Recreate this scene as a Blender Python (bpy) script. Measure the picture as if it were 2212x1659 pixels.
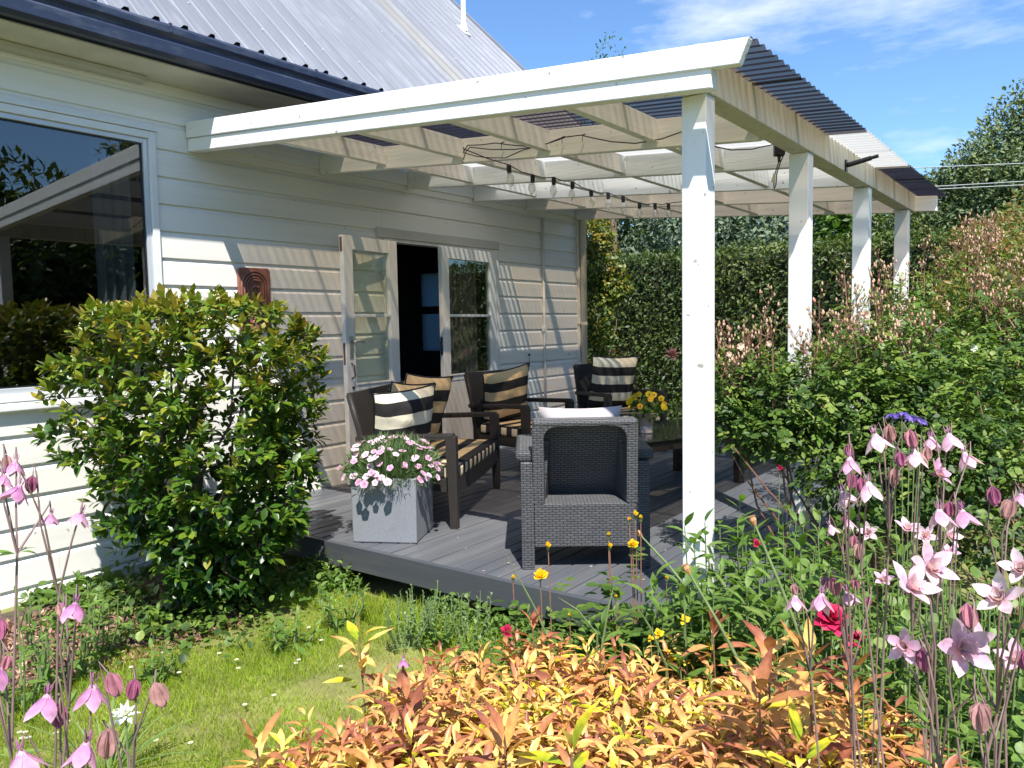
import bpy, math, random
import numpy as np
from mathutils import Matrix, Vector
random.seed(7); RNG = np.random.default_rng(11)
S = bpy.context.scene
for o in list(bpy.data.objects): bpy.data.objects.remove(o)
COL = S.collection
R = math.radians
PI = math.pi

# ------------------------------------------------------------ camera
CAM = np.array([4.776, 0.0, 1.2276]); YAW, PIT, ROL, FPX = 0.6386, 0.07442, -0.01869, 1685.7
_f = np.array([-math.sin(YAW)*math.cos(PIT), math.cos(YAW)*math.cos(PIT), -math.sin(PIT)])
_r0 = np.array([math.cos(YAW), math.sin(YAW), 0.0]); _u0 = np.cross(_r0, _f)
_r = math.cos(ROL)*_r0 + math.sin(ROL)*_u0; _u = -math.sin(ROL)*_r0 + math.cos(ROL)*_u0
cd = bpy.data.cameras.new('camera'); cam = bpy.data.objects.new('camera', cd); COL.objects.link(cam)
M = Matrix(((_r[0], _u[0], -_f[0], CAM[0]), (_r[1], _u[1], -_f[1], CAM[1]), (_r[2], _u[2], -_f[2], CAM[2]), (0, 0, 0, 1)))
cam.matrix_world = M
cd.sensor_width = 36; cd.lens = FPX/2212*36; cd.clip_start = 0.05; cd.clip_end = 600
S.camera = cam
# ------------------------------------------------------------ sky, sun, exposure
SUN = Vector((0.389, -0.364, 0.846)).normalized()
w = bpy.data.worlds.new('World'); S.world = w; w.use_nodes = True
nt = w.node_tree; nt.nodes.clear()
def N(nt, t, **k):
    n = nt.nodes.new(t)
    for a, b in k.items(): setattr(n, a, b)
    return n
L = lambda nt, a, b: nt.links.new(a, b)
sky = N(nt, 'ShaderNodeTexSky', sky_type='NISHITA'); sky.sun_disc = False
sky.sun_elevation = math.asin(SUN.z); sky.sun_rotation = math.atan2(SUN.x, SUN.y)
sky.air_density = 1.0; sky.dust_density = 0.25; sky.ozone_density = 3.0; sky.altitude = 50
tc = N(nt, 'ShaderNodeTexCoord'); mp = N(nt, 'ShaderNodeMapping')
mp.inputs['Rotation'].default_value = (0, 0, R(-29)); mp.inputs['Scale'].default_value = (1.0, 2.0, 4.2)
mp.inputs['Location'].default_value = (3.1, 0.3, 1.7)
no = N(nt, 'ShaderNodeTexNoise'); no.inputs['Scale'].default_value = 1.7; no.inputs['Detail'].default_value = 9; no.inputs['Roughness'].default_value = 0.6
cr = N(nt, 'ShaderNodeValToRGB'); cr.color_ramp.elements[0].position = 0.56; cr.color_ramp.elements[1].position = 0.74
cr.color_ramp.elements[0].color = (0, 0, 0, 1); cr.color_ramp.elements[1].color = (0.8, 0.8, 0.8, 1)
mx = N(nt, 'ShaderNodeMixRGB'); mx.inputs[2].default_value = (5.6, 5.9, 6.5, 1)
bg = N(nt, 'ShaderNodeBackground'); bg.inputs['Strength'].default_value = 0.098
wo = N(nt, 'ShaderNodeOutputWorld')
L(nt, tc.outputs['Generated'], mp.inputs['Vector']); L(nt, mp.outputs[0], no.inputs['Vector']); L(nt, no.outputs['Fac'], cr.inputs['Fac'])
L(nt, cr.outputs['Color'], mx.inputs['Fac']); L(nt, sky.outputs['Color'], mx.inputs[1]); L(nt, mx.outputs[0], bg.inputs['Color'])
st_ = N(nt, 'ShaderNodeMixRGB', blend_type='MULTIPLY'); st_.inputs[0].default_value = 1; st_.inputs[2].default_value = (.68, .85, 1.0, 1)
L(nt, sky.outputs['Color'], st_.inputs[1]); L(nt, st_.outputs[0], mx.inputs[1]); L(nt, bg.outputs[0], wo.inputs['Surface'])
sl = bpy.data.lights.new('sun', 'SUN'); sl.energy = 4.2; sl.angle = R(0.53); sl.color = (1.0, 0.955, 0.88)
so = bpy.data.objects.new('sun', sl); COL.objects.link(so); so.rotation_euler = SUN.to_track_quat('Z', 'Y').to_euler(); so.location = (6, -4, 12)
S.view_settings.view_transform = 'Standard'; S.view_settings.look = 'None'; S.view_settings.exposure = 1.22; S.view_settings.gamma = 1
S.view_settings.use_curve_mapping = False
S.render.engine = 'CYCLES'
S.cycles.max_bounces = 8; S.cycles.transparent_max_bounces = 12; S.cycles.transmission_bounces = 5; S.cycles.diffuse_bounces = 4
S.cycles.sample_clamp_indirect = 6

# ------------------------------------------------------------ helpers
def at(px, py, Z):                      # a point of the place, measured on the photograph at depth Z
    v = _f + _r*(px-1106)/FPX - _u*(py-829.5)/FPX
    return CAM + v*Z
def atz(px, py, z):
    v = _f + _r*(px-1106)/FPX - _u*(py-829.5)/FPX
    return CAM + v*((z-CAM[2])/v[2])
GZ = -0.27
def tag(o, label=None, cat=None, group=None, kind=None):
    if label: o['label'] = label
    if cat: o['category'] = cat
    if group: o['group'] = group
    if kind: o['kind'] = kind
    return o
def empty(name, loc, rz=0.0, **k):
    o = bpy.data.objects.new(name, None); COL.objects.link(o); o.location = loc; o.rotation_euler = (0, 0, rz)
    o.empty_display_size = 0.1
    return tag(o, **k)
def setparent(o, p, world):
    if p is None: return
    o.parent = p
    if world:                            # geometry given in world space: undo the (unrotated) offset of the parent
        q = p; t = Vector((0, 0, 0))
        while q is not None:
            if q.parent is None: t = t + q.location
            q = q.parent
        if p.parent is None: o.matrix_parent_inverse = Matrix.Translation(-t)
class MB:
    def __init__(s): s.v = []; s.f = []; s.m = []; s.t = []; s.cur = 0; s.tint = 0.5
    def add(s, vs, fs):
        b = len(s.v); s.v += [tuple(map(float, p)) for p in vs]; s.t += [s.tint]*len(vs)
        for f in fs: s.f.append(tuple(i+b for i in f)); s.m.append(s.cur)
        return s
    def box(s, x0, x1, y0, y1, z0, z1):
        return s.add([(x0,y0,z0),(x1,y0,z0),(x1,y1,z0),(x0,y1,z0),(x0,y0,z1),(x1,y0,z1),(x1,y1,z1),(x0,y1,z1)],
                     [(0,3,2,1),(4,5,6,7),(0,1,5,4),(1,2,6,5),(2,3,7,6),(3,0,4,7)])
    def hexa(s, p): return s.add(p, [(0,3,2,1),(4,5,6,7),(0,1,5,4),(1,2,6,5),(2,3,7,6),(3,0,4,7)])
    def bar(s, a, b, w, h, up=(0,0,1)):
        a = Vector(a); b = Vector(b); d = (b-a).normalized(); u = Vector(up); x = d.cross(u).normalized(); u = x.cross(d).normalized()
        q = []
        for p in (a, b):
            for sx, sz in ((-1,-1),(1,-1),(1,1),(-1,1)): q.append(p + x*sx*w/2 + u*sz*h/2)
        return s.add(q, [(0,1,2,3),(7,6,5,4),(0,4,5,1),(1,5,6,2),(2,6,7,3),(3,7,4,0)])
    def tube(s, pts, r, n=6, cap=True):
        pts = [Vector(p) for p in pts]; k = len(pts)
        if not hasattr(r, '__len__'): r = [r]*k
        vs = []; prev = None
        for i in range(k):
            d = (pts[min(i+1, k-1)]-pts[max(i-1, 0)])
            if d.length < 1e-9: d = Vector((0, 0, 1))
            d.normalize()
            if prev is None: x = d.orthogonal().normalized()
            else:
                x = prev - d*prev.dot(d)
                x = x.normalized() if x.length > 1e-6 else d.orthogonal().normalized()
            prev = x; y = d.cross(x)
            for j in range(n):
                a = 2*PI*j/n; vs.append(pts[i] + (x*math.cos(a)+y*math.sin(a))*r[i])
        fs = []
        for i in range(k-1):
            for j in range(n): fs.append((i*n+j, i*n+(j+1) % n, (i+1)*n+(j+1) % n, (i+1)*n+j))
        if cap: fs.append(tuple(range(n-1, -1, -1))); fs.append(tuple(range((k-1)*n, k*n)))
        return s.add(vs, fs)
    def lathe(s, prof, n=20, c=(0, 0, 0)):
        vs = []; fs = []
        for r, z in prof:
            for j in range(n): a = 2*PI*j/n; vs.append((c[0]+r*math.cos(a), c[1]+r*math.sin(a), c[2]+z))
        for i in range(len(prof)-1):
            for j in range(n): fs.append((i*n+j, i*n+(j+1) % n, (i+1)*n+(j+1) % n, (i+1)*n+j))
        return s.add(vs, fs)
    def extrude(s, poly, axis, a0, a1):   # polygon (2D) extruded on an axis: 'y' -> (x,z) poly
        n = len(poly)
        def P(p, a): return {'x': (a, p[0], p[1]), 'y': (p[0], a, p[1]), 'z': (p[0], p[1], a)}[axis]
        vs = [P(p, a0) for p in poly]+[P(p, a1) for p in poly]
        fs = [tuple(range(n)), tuple(range(2*n-1, n-1, -1))]+[(i, (i+1) % n, n+(i+1) % n, n+i) for i in range(n)]
        return s.add(vs, fs)
    def build(s, name, mat, parent=None, world=True, smooth=False, bevel=0, kind=None, label=None, uv=False, auto=True):
        me = bpy.data.meshes.new(name); me.from_pydata(s.v, [], s.f)
        mats = mat if isinstance(mat, (list, tuple)) else [mat]
        for m in mats: me.materials.append(m)
        if len(mats) > 1: me.polygons.foreach_set('material_index', s.m)
        at_ = me.attributes.new('tint', 'FLOAT', 'POINT'); at_.data.foreach_set('value', s.t)
        me.validate(); me.update()
        if auto:
            import bmesh
            bm = bmesh.new(); bm.from_mesh(me); bmesh.ops.recalc_face_normals(bm, faces=bm.faces); bm.to_mesh(me); bm.free()
        if smooth: me.polygons.foreach_set('use_smooth', [True]*len(me.polygons))
        if uv:
            ul = me.uv_layers.new(name='UVMap'); vv = [v.co for v in me.vertices]
            for p in me.polygons:
                n = p.normal; ax = max(range(3), key=lambda i: abs(n[i])*(0.95 if i == 2 else 1))
                for li in p.loop_indices:
                    c = vv[me.loops[li].vertex_index]
                    ul.data[li].uv = (c[1], c[2]) if ax == 0 else ((c[0], c[2]) if ax == 1 else (c[0], c[1]))
        o = bpy.data.objects.new(name, me); COL.objects.link(o); setparent(o, parent, world)
        if bevel:
            b = o.modifiers.new('bevel', 'BEVEL'); b.width = bevel; b.segments = 2; b.limit_method = 'ANGLE'; b.angle_limit = R(40)
        return tag(o, label=label, kind=kind)
def arr_mesh(name, V, T, tint, mat, smooth=False):
    """V (n,3), T (m,3) triangles"""
    me = bpy.data.meshes.new(name); n = len(V); m = len(T)
    me.vertices.add(n); me.vertices.foreach_set('co', np.ascontiguousarray(V, dtype=np.float32).ravel())
    me.loops.add(m*3); me.loops.foreach_set('vertex_index', np.ascontiguousarray(T, dtype=np.int32).ravel())
    me.polygons.add(m); me.polygons.foreach_set('loop_start', np.arange(0, m*3, 3, dtype=np.int32)); me.polygons.foreach_set('loop_total', np.full(m, 3, dtype=np.int32))
    for q in (mat if isinstance(mat, (list, tuple)) else [mat]): me.materials.append(q)
    a = me.attributes.new('tint', 'FLOAT', 'POINT'); a.data.foreach_set('value', np.ascontiguousarray(tint, dtype=np.float32))
    if smooth: me.polygons.foreach_set('use_smooth', np.ones(m, dtype=bool))
    me.update(calc_edges=True)
    return me
def leaf_tpl(width=0.45, fold=0.12, curl=0.15, rows=3, shape=None):
    """unit leaf along +y, normal +z: V, triangles"""
    V = [(0, 0, 0)]; T = []
    shape = shape or [0.75, 1.0, 0.62]
    for i in range(rows):
        y = (i+1)/(rows+1); w_ = width/2*shape[i % len(shape)]; z = -curl*(y**2)*1.0
        V += [(-w_, y, z+fold*w_*2), (0, y, z), (w_, y, z+fold*w_*2)]
    V.append((0, 1, -curl)); e = len(V)-1
    T += [(0, 2, 1), (0, 3, 2)]
    for i in range(rows-1):
        a = 1+3*i; b = a+3
        T += [(a, a+1, b+1), (a, b+1, b), (a+1, a+2, b+2), (a+1, b+2, b+1)]
    a = 1+3*(rows-1); T += [(a, a+1, e), (a+1, a+2, e)]
    return np.array(V, float), np.array(T, int)
def diamond_tpl(width=0.5, fold=0.15):
    return np.array([(0, 0, 0), (-width/2, .5, fold*width), (width/2, .5, fold*width), (0, 1, 0)], float), np.array([(0, 3, 1), (0, 2, 3)], int)
def nz(a): return a/np.maximum(np.linalg.norm(a, axis=-1, keepdims=True), 1e-9)
def frames(pos, d, n, sc):
    Y = nz(np.asarray(d, float)); n = np.asarray(n, float)
    X = nz(np.cross(Y, n)+1e-6); Z = np.cross(X, Y); sc = np.asarray(sc, float).reshape(-1, 1)
    Mx = np.zeros((len(Y), 4, 4)); Mx[:, :3, 0] = X*sc; Mx[:, :3, 1] = Y*sc; Mx[:, :3, 2] = Z*sc; Mx[:, :3, 3] = pos; Mx[:, 3, 3] = 1
    return Mx
DVY = [0.0]
def inst(tpl, Mx, tint):
    V, T = tpl; n = len(Mx); nv = len(V)
    Vh = np.concatenate([V, np.ones((nv, 1))], 1)
    W = np.einsum('nij,vj->nvi', Mx, Vh)[:, :, :3].reshape(-1, 3)
    TT = (T[None]+(np.arange(n)*nv)[:, None, None]).reshape(-1, 3)
    dv = np.where(np.abs(V[:, 0]) < 1e-6, -.045, .02)+np.where(V[:, 1] > .95, .10, 0)+DVY[0]*(V[:, 1]-.45)
    return W, TT, np.clip((np.asarray(tint)[:, None]+dv[None]).ravel(), 0, .995)
def stuff_leaves(name, tpls, Mx, tint, mat, parent=None, kind='stuff', smooth=False, label=None, cat=None):
    Vs = []; Ts = []; ti = []; off = 0; idx = RNG.integers(0, len(tpls), len(Mx))
    for k, t in enumerate(tpls):
        s_ = idx == k
        if not s_.any(): continue
        W, TT, tt = inst(t, Mx[s_], tint[s_]); Vs.append(W); Ts.append(TT+off); ti.append(tt); off += len(W)
    me = arr_mesh(name, np.concatenate(Vs), np.concatenate(Ts), np.concatenate(ti), mat, smooth)
    o = bpy.data.objects.new(name, me); COL.objects.link(o); setparent(o, parent, True)
    return tag(o, kind=kind, label=label, cat=cat)
_lm = {}
def leaves(parent, tpls, Mx, tint, mat, nparts, name='leaf', key=None):
    """the nparts leaves nearest the camera become parts, the rest one part of kind stuff"""
    pos = Mx[:, :3, 3]; dist = np.linalg.norm(pos-CAM, axis=1)-0.3*pos[:, 2] if nparts else None
    n = min(nparts, len(Mx))
    if n:
        order = np.argsort(dist); big = order[:n]; rest = order[n:]
        key = key or mat.name
        for i in big:
            k = (key, int(RNG.integers(0, len(tpls))), min(11, int(tint[i]*12)))
            if k not in _lm:
                V, T = tpls[k[1]]; _lm[k] = arr_mesh(name, V, T, np.clip((k[2]+.5)/12+np.where(np.abs(V[:, 0]) < 1e-6, -.045, .02)+np.where(V[:, 1] > .95, .10, 0)+DVY[0]*(V[:, 1]-.45), 0, .995), mat, True)
            o = bpy.data.objects.new(name, _lm[k]); COL.objects.link(o); o.parent = parent
            o.matrix_parent_inverse = Matrix.Translation(-Vector(parent.location))
            o.matrix_basis = Matrix(Mx[i].tolist())
    else: rest = np.arange(len(Mx))
    if len(rest): stuff_leaves('foliage', tpls, Mx[rest], tint[rest], mat, parent, smooth=True)

# ------------------------------------------------------------ materials
def newmat(name):
    m = bpy.data.materials.new(name); m.use_nodes = True; nt = m.node_tree; b = nt.nodes['Principled BSDF']
    return m, nt, b
def ramp(nt, cols, pos=None):
    r_ = N(nt, 'ShaderNodeValToRGB'); e = r_.color_ramp.elements; n = len(cols)
    while len(e) < n: e.new(0.5)
    for i, c in enumerate(cols): e[i].position = pos[i] if pos else i/(n-1); e[i].color = (*c, 1)
    return r_
def simple(name, col, rough=0.5, metal=0.0, var=0.12, nscale=6, bump=0.0, bscale=60, stretch=(1, 1, 1), spec=0.5, dirt=None, dirt_amt=0.4, dscale=3, coat=0):
    m, nt, b = newmat(name); b.inputs['Roughness'].default_value = rough; b.inputs['Metallic'].default_value = metal
    b.inputs['Specular IOR Level'].default_value = spec; b.inputs['Coat Weight'].default_value = coat
    tc = N(nt, 'ShaderNodeTexCoord'); mp = N(nt, 'ShaderNodeMapping'); mp.inputs['Scale'].default_value = stretch; L(nt, tc.outputs['Object'], mp.inputs['Vector'])
    n1 = N(nt, 'ShaderNodeTexNoise'); n1.inputs['Scale'].default_value = nscale; n1.inputs['Detail'].default_value = 6; L(nt, mp.outputs[0], n1.inputs['Vector'])
    r_ = ramp(nt, [tuple(c*(1-var) for c in col), tuple(min(1, c*(1+var*.6)) for c in col)], [0.3, 0.7]); L(nt, n1.outputs['Fac'], r_.inputs['Fac'])
    out = r_.outputs['Color']
    if dirt:
        n2 = N(nt, 'ShaderNodeTexNoise'); n2.inputs['Scale'].default_value = dscale; n2.inputs['Detail'].default_value = 8; n2.inputs['Roughness'].default_value = .65
        L(nt, mp.outputs[0], n2.inputs['Vector'])
        r2 = ramp(nt, [(0, 0, 0), (dirt_amt,)*3], [0.5, 0.72]); L(nt, n2.outputs['Fac'], r2.inputs['Fac'])
        mx = N(nt, 'ShaderNodeMixRGB'); mx.inputs[2].default_value = (*dirt, 1); L(nt, r2.outputs['Color'], mx.inputs['Fac']); L(nt, out, mx.inputs[1]); out = mx.outputs[0]
    L(nt, out, b.inputs['Base Color'])
    if bump:
        n3 = N(nt, 'ShaderNodeTexNoise'); n3.inputs['Scale'].default_value = bscale; n3.inputs['Detail'].default_value = 5; L(nt, mp.outputs[0], n3.inputs['Vector'])
        bp = N(nt, 'ShaderNodeBump'); bp.inputs['Strength'].default_value = bump; bp.inputs['Distance'].default_value = 0.004
        L(nt, n3.outputs['Fac'], bp.inputs['Height']); L(nt, bp.outputs[0], b.inputs['Normal'])
    return m
def specks(m, scale=34, th=.735, col=(.22, .19, .15)):
    nt = m.node_tree; b = nt.nodes['Principled BSDF']; src = b.inputs['Base Color'].links[0].from_socket
    tc = N(nt, 'ShaderNodeTexCoord'); n = N(nt, 'ShaderNodeTexNoise'); n.inputs['Scale'].default_value = scale; n.inputs['Detail'].default_value = 2; L(nt, tc.outputs['Object'], n.inputs['Vector'])
    r_ = ramp(nt, [(0, 0, 0), (.85,)*3], [th, th+.03]); L(nt, n.outputs['Fac'], r_.inputs['Fac'])
    mx = N(nt, 'ShaderNodeMixRGB'); mx.inputs[2].default_value = (*col, 1); L(nt, r_.outputs[0], mx.inputs['Fac']); L(nt, src, mx.inputs[1]); L(nt, mx.outputs[0], b.inputs['Base Color']); return m
def foliage(name, cols, rough=0.42, trans=0.35, spec=0.45, tgain=1.3, pos=None):
    m, nt, b = newmat(name); a = N(nt, 'ShaderNodeAttribute'); a.attribute_name = 'tint'
    r_ = ramp(nt, cols, pos); L(nt, a.outputs['Fac'], r_.inputs['Fac'])
    tc = N(nt, 'ShaderNodeTexCoord'); n1 = N(nt, 'ShaderNodeTexNoise'); n1.inputs['Scale'].default_value = 3.0; n1.inputs['Detail'].default_value = 3; L(nt, tc.outputs['Object'], n1.inputs['Vector'])
    hs = N(nt, 'ShaderNodeHueSaturation'); mr = N(nt, 'ShaderNodeMapRange'); mr.inputs[1].default_value = .3; mr.inputs[2].default_value = .7; mr.inputs[3].default_value = .8; mr.inputs[4].default_value = 1.2
    n2 = N(nt, 'ShaderNodeTexNoise'); n2.inputs['Scale'].default_value = 2.6; n2.inputs['Detail'].default_value = 4; ge = N(nt, 'ShaderNodeNewGeometry'); vm = N(nt, 'ShaderNodeVectorMath', operation='SCALE'); vm.inputs['Scale'].default_value = 24; L(nt, ge.outputs['Position'], vm.inputs[0]); L(nt, vm.outputs[0], n2.inputs['Vector'])
    m2 = N(nt, 'ShaderNodeMapRange'); m2.inputs[1].default_value = .3; m2.inputs[2].default_value = .7; m2.inputs[3].default_value = .74; m2.inputs[4].default_value = 1.16; L(nt, n2.outputs['Fac'], m2.inputs[0]); mm = N(nt, 'ShaderNodeMath', operation='MULTIPLY'); L(nt, n1.outputs['Fac'], mr.inputs[0]); L(nt, mr.outputs[0], mm.inputs[0]); L(nt, m2.outputs[0], mm.inputs[1]); L(nt, mm.outputs[0], hs.inputs['Value']); L(nt, r_.outputs['Color'], hs.inputs['Color'])
    L(nt, hs.outputs[0], b.inputs['Base Color']); b.inputs['Roughness'].default_value = rough; b.inputs['Specular IOR Level'].default_value = spec
    t = N(nt, 'ShaderNodeBsdfTranslucent'); g = N(nt, 'ShaderNodeMixRGB', blend_type='MULTIPLY'); g.inputs['Fac'].default_value = 1; g.inputs[2].default_value = (tgain, tgain*1.05, tgain*.55, 1)
    L(nt, hs.outputs[0], g.inputs[1]); L(nt, g.outputs[0], t.inputs['Color'])
    ms = N(nt, 'ShaderNodeMixShader'); ms.inputs[0].default_value = trans; o = nt.nodes['Material Output']
    L(nt, b.outputs[0], ms.inputs[1]); L(nt, t.outputs[0], ms.inputs[2]); L(nt, ms.outputs[0], o.inputs['Surface'])
    return m
M_ = {}
WHITE = (0.79, 0.79, 0.775)
M_['board'] = simple('painted_weatherboard', (0.775, 0.76, 0.715), 0.5, var=.06, nscale=3, bump=.12, bscale=45, stretch=(1, .06, 1), dirt=(.45, .42, .35), dirt_amt=.22, dscale=9)
M_['beamx'] = simple('rough_white_timber_across', WHITE, 0.55, var=.07, nscale=5, bump=.6, bscale=70, stretch=(.05, 1, 1), dirt=(.42, .40, .33), dirt_amt=.22, dscale=14)
M_['beamy'] = simple('rough_white_timber_along', WHITE, 0.55, var=.07, nscale=5, bump=.35, bscale=70, stretch=(1, .05, 1), dirt=(.40, .36, .27), dirt_amt=.35, dscale=14)
M_['beamshade'] = simple('stained_roof_shaded_timber', (0.60, 0.565, 0.485), 0.6, var=.12, nscale=5, bump=.4, bscale=70, stretch=(1, .6, .12), dirt=(.30, .25, .17), dirt_amt=.6, dscale=22)  # white timber darkened for the roof's shade and light streaks, plus stains
M_['post'] = simple('white_post_paint', (0.8, 0.8, 0.79), 0.45, var=.05, nscale=5, bump=.25, bscale=60, stretch=(1, 1, .06), dirt=(.5, .47, .4), dirt_amt=.25, dscale=12)
for _k in ('post', 'beamx', 'board', 'beamy'): specks(M_[_k], 26 if _k != 'board' else 14, .715 if _k != 'board' else .75, (.30, .27, .22))
M_['trim'] = simple('white_trim_paint', (0.74, 0.735, 0.71), 0.42, var=.07, nscale=8, bump=.1, bscale=50, stretch=(1, 1, .15), dirt=(.42, .37, .28), dirt_amt=.35, dscale=12)
M_['lintel'] = simple('grey_lintel_paint', (0.50, 0.49, 0.45), 0.5, var=.08, bump=.1, dirt=(.3, .28, .22), dirt_amt=.3)
M_['beige'] = simple('cream_downpipe', (0.62, 0.56, 0.46), 0.4, var=.06)
M_['gutter'] = simple('dark_blue_gutter', (0.026, 0.036, 0.070), 0.38, var=.12, nscale=4, stretch=(1, .3, 1), dirt=(.25, .27, .32), dirt_amt=.25, dscale=12)
M_['alu'] = simple('window_aluminium', (0.55, 0.58, 0.62), 0.35, metal=.3, var=.04)
M_['frame'] = simple('window_frame_paint', (0.70, 0.71, 0.71), 0.4, var=.05)
def roofmat():
    m = simple('galvanised_roof', (0.235, 0.245, 0.275), 0.42, metal=.35, var=.1, nscale=2.5, stretch=(.25, 2.5, .25), dirt=(.42, .43, .46), dirt_amt=.5, dscale=7)
    nt = m.node_tree; b = nt.nodes['Principled BSDF']; src = b.inputs['Base Color'].links[0].from_socket
    tc = N(nt, 'ShaderNodeTexCoord'); sx = N(nt, 'ShaderNodeSeparateXYZ'); L(nt, tc.outputs['Object'], sx.inputs[0])
    ns = N(nt, 'ShaderNodeTexNoise'); ns.inputs['Scale'].default_value = 1.2; L(nt, tc.outputs['Object'], ns.inputs['Vector'])
    ad = N(nt, 'ShaderNodeMath', operation='ADD'); ml = N(nt, 'ShaderNodeMath', operation='MULTIPLY'); ml.inputs[1].default_value = .12; L(nt, ns.outputs['Fac'], ml.inputs[0]); L(nt, sx.outputs['Y'], ad.inputs[0]); L(nt, ml.outputs[0], ad.inputs[1])
    d = N(nt, 'ShaderNodeMath', operation='SUBTRACT'); d.inputs[1].default_value = 5.88; L(nt, ad.outputs[0], d.inputs[0]); ab = N(nt, 'ShaderNodeMath', operation='ABSOLUTE'); L(nt, d.outputs[0], ab.inputs[0])
    r_ = ramp(nt, [(.38,)*3, (0, 0, 0)], [0.03, 0.26]); L(nt, ab.outputs[0], r_.inputs['Fac'])
    mx = N(nt, 'ShaderNodeMixRGB'); mx.inputs[2].default_value = (.33, .29, .19, 1); L(nt, r_.outputs[0], mx.inputs['Fac']); L(nt, src, mx.inputs[1]); L(nt, mx.outputs[0], b.inputs['Base Color'])
    return m
M_['roof'] = roofmat()
M_['deck'] = simple('grey_deck_paint', (0.088, 0.093, 0.106), 0.42, var=.18, nscale=5, bump=.25, bscale=60, stretch=(1, .08, 1), dirt=(.2, .19, .17), dirt_amt=.35, dscale=5)
M_['skirt'] = simple('grey_deck_skirt', (0.066, 0.071, 0.083), 0.45, var=.15, stretch=(.1, 1, 1), bump=.2, dirt=(.16, .15, .12), dirt_amt=.4, dscale=5)
M_['metal'] = simple('steel', (0.5, 0.5, 0.5), 0.3, metal=.9, var=.05)
M_['iron'] = simple('black_iron', (0.03, 0.03, 0.032), 0.5, var=.1)
M_['rust'] = simple('rusty_hinge', (0.16, 0.08, 0.05), 0.8, var=.3)
M_['black'] = simple('black_plastic', (0.012, 0.013, 0.017), 0.35, var=.1)
M_['tagcard'] = simple('pale_tag', (0.35, 0.35, 0.3), 0.7)
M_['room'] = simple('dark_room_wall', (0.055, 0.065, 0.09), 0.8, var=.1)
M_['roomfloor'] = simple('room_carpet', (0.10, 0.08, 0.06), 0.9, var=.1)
M_['sofain'] = simple('beige_upholstery', (0.36, 0.30, 0.20), 0.9, var=.15, nscale=14)
M_['curtain'] = simple('pale_curtain', (0.62, 0.60, 0.60), 0.9, var=.08, stretch=(1, 4, .2))
M_['drape'] = simple('patterned_drape', (0.34, 0.26, 0.23), 0.9, var=.35, nscale=9)
M_['carving'] = simple('red_brown_carving', (0.26, 0.105, 0.075), 0.55, var=.25, nscale=14, bump=.3, bscale=90, dirt=(.12, .05, .035), dirt_amt=.5, dscale=20)
M_['planter'] = simple('speckled_planter', (0.20, 0.212, 0.232), 0.75, var=.16, nscale=160, bump=.4, bscale=220, dirt=(.14, .145, .16), dirt_amt=.35, dscale=5)
M_['soil'] = simple('garden_soil', (0.075, 0.05, 0.033), 0.95, var=.4, nscale=30, bump=.9, bscale=50)
M_['pot'] = simple('terracotta_pot', (0.40, 0.29, 0.24), 0.7, var=.15, dirt=(.5, .42, .38), dirt_amt=.4)
M_['potw'] = simple('pale_pot_band', (0.50, 0.44, 0.41), 0.6, var=.15)
M_['bark'] = simple('bark', (0.13, 0.095, 0.065), 0.9, var=.3, nscale=20, bump=.5)
M_['cstem'] = simple('columbine_stem', (0.20, 0.13, 0.12), 0.6, var=.25, nscale=30)
M_['gstem'] = simple('green_stem', (0.14, 0.20, 0.07), 0.6, var=.25, nscale=30)
M_['rstem'] = simple('reddish_stem', (0.22, 0.11, 0.07), 0.6, var=.3, nscale=30)
M_['cable'] = simple('power_line', (0.30, 0.31, 0.33), 0.6, var=.05)
M_['pvc'] = simple('white_pvc', (0.78, 0.78, 0.76), 0.4, var=.05)
M_['rock'] = simple('pale_stone', (0.45, 0.42, 0.38), 0.9, var=.25, bump=.6)
M_['hip'] = simple('rose_hip', (0.42, 0.22, 0.10), 0.45, var=.35, nscale=40)
# wicker: strands as fine relief laid on the woven shells
def wicker(name, c1=(0.060, 0.062, 0.068), c0=(0.010, 0.010, 0.011), bw=.030, bh=.0105, rough=.42, ms=.0021):
    m, nt, b = newmat(name); tc = N(nt, 'ShaderNodeTexCoord'); br = N(nt, 'ShaderNodeTexBrick'); br.offset = .5
    wn = N(nt, 'ShaderNodeTexNoise'); wn.inputs['Scale'].default_value = 22; wm = N(nt, 'ShaderNodeVectorMath', operation='MULTIPLY_ADD'); wm.inputs[1].default_value = (.007, .0045, 0); L(nt, tc.outputs['UV'], wn.inputs['Vector']); L(nt, wn.outputs['Color'], wm.inputs[0]); L(nt, tc.outputs['UV'], wm.inputs[2]); L(nt, wm.outputs[0], br.inputs['Vector']); br.inputs['Scale'].default_value = 1.0; br.inputs['Brick Width'].default_value = bw; br.inputs['Row Height'].default_value = bh
    br.inputs['Mortar Size'].default_value = ms; br.inputs['Mortar Smooth'].default_value = .9; br.inputs['Color1'].default_value = (*c1, 1); br.inputs['Color2'].default_value = (*[c*.75 for c in c1], 1); br.inputs['Mortar'].default_value = (*c0, 1)
    L(nt, br.outputs['Color'], b.inputs['Base Color']); b.inputs['Roughness'].default_value = rough
    bp = N(nt, 'ShaderNodeBump'); bp.invert = True; bp.inputs['Strength'].default_value = .9; bp.inputs['Distance'].default_value = .004; L(nt, br.outputs['Fac'], bp.inputs['Height']); L(nt, bp.outputs[0], b.inputs['Normal'])
    return m
M_['wick'] = wicker('grey_resin_weave', (.088, .090, .098), (.020, .020, .023), .036, .0122, ms=.0025)
M_['wickdark'] = wicker('dark_brown_weave', (0.036, 0.029, 0.025), (.008, .007, .006), .02, .007)
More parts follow.
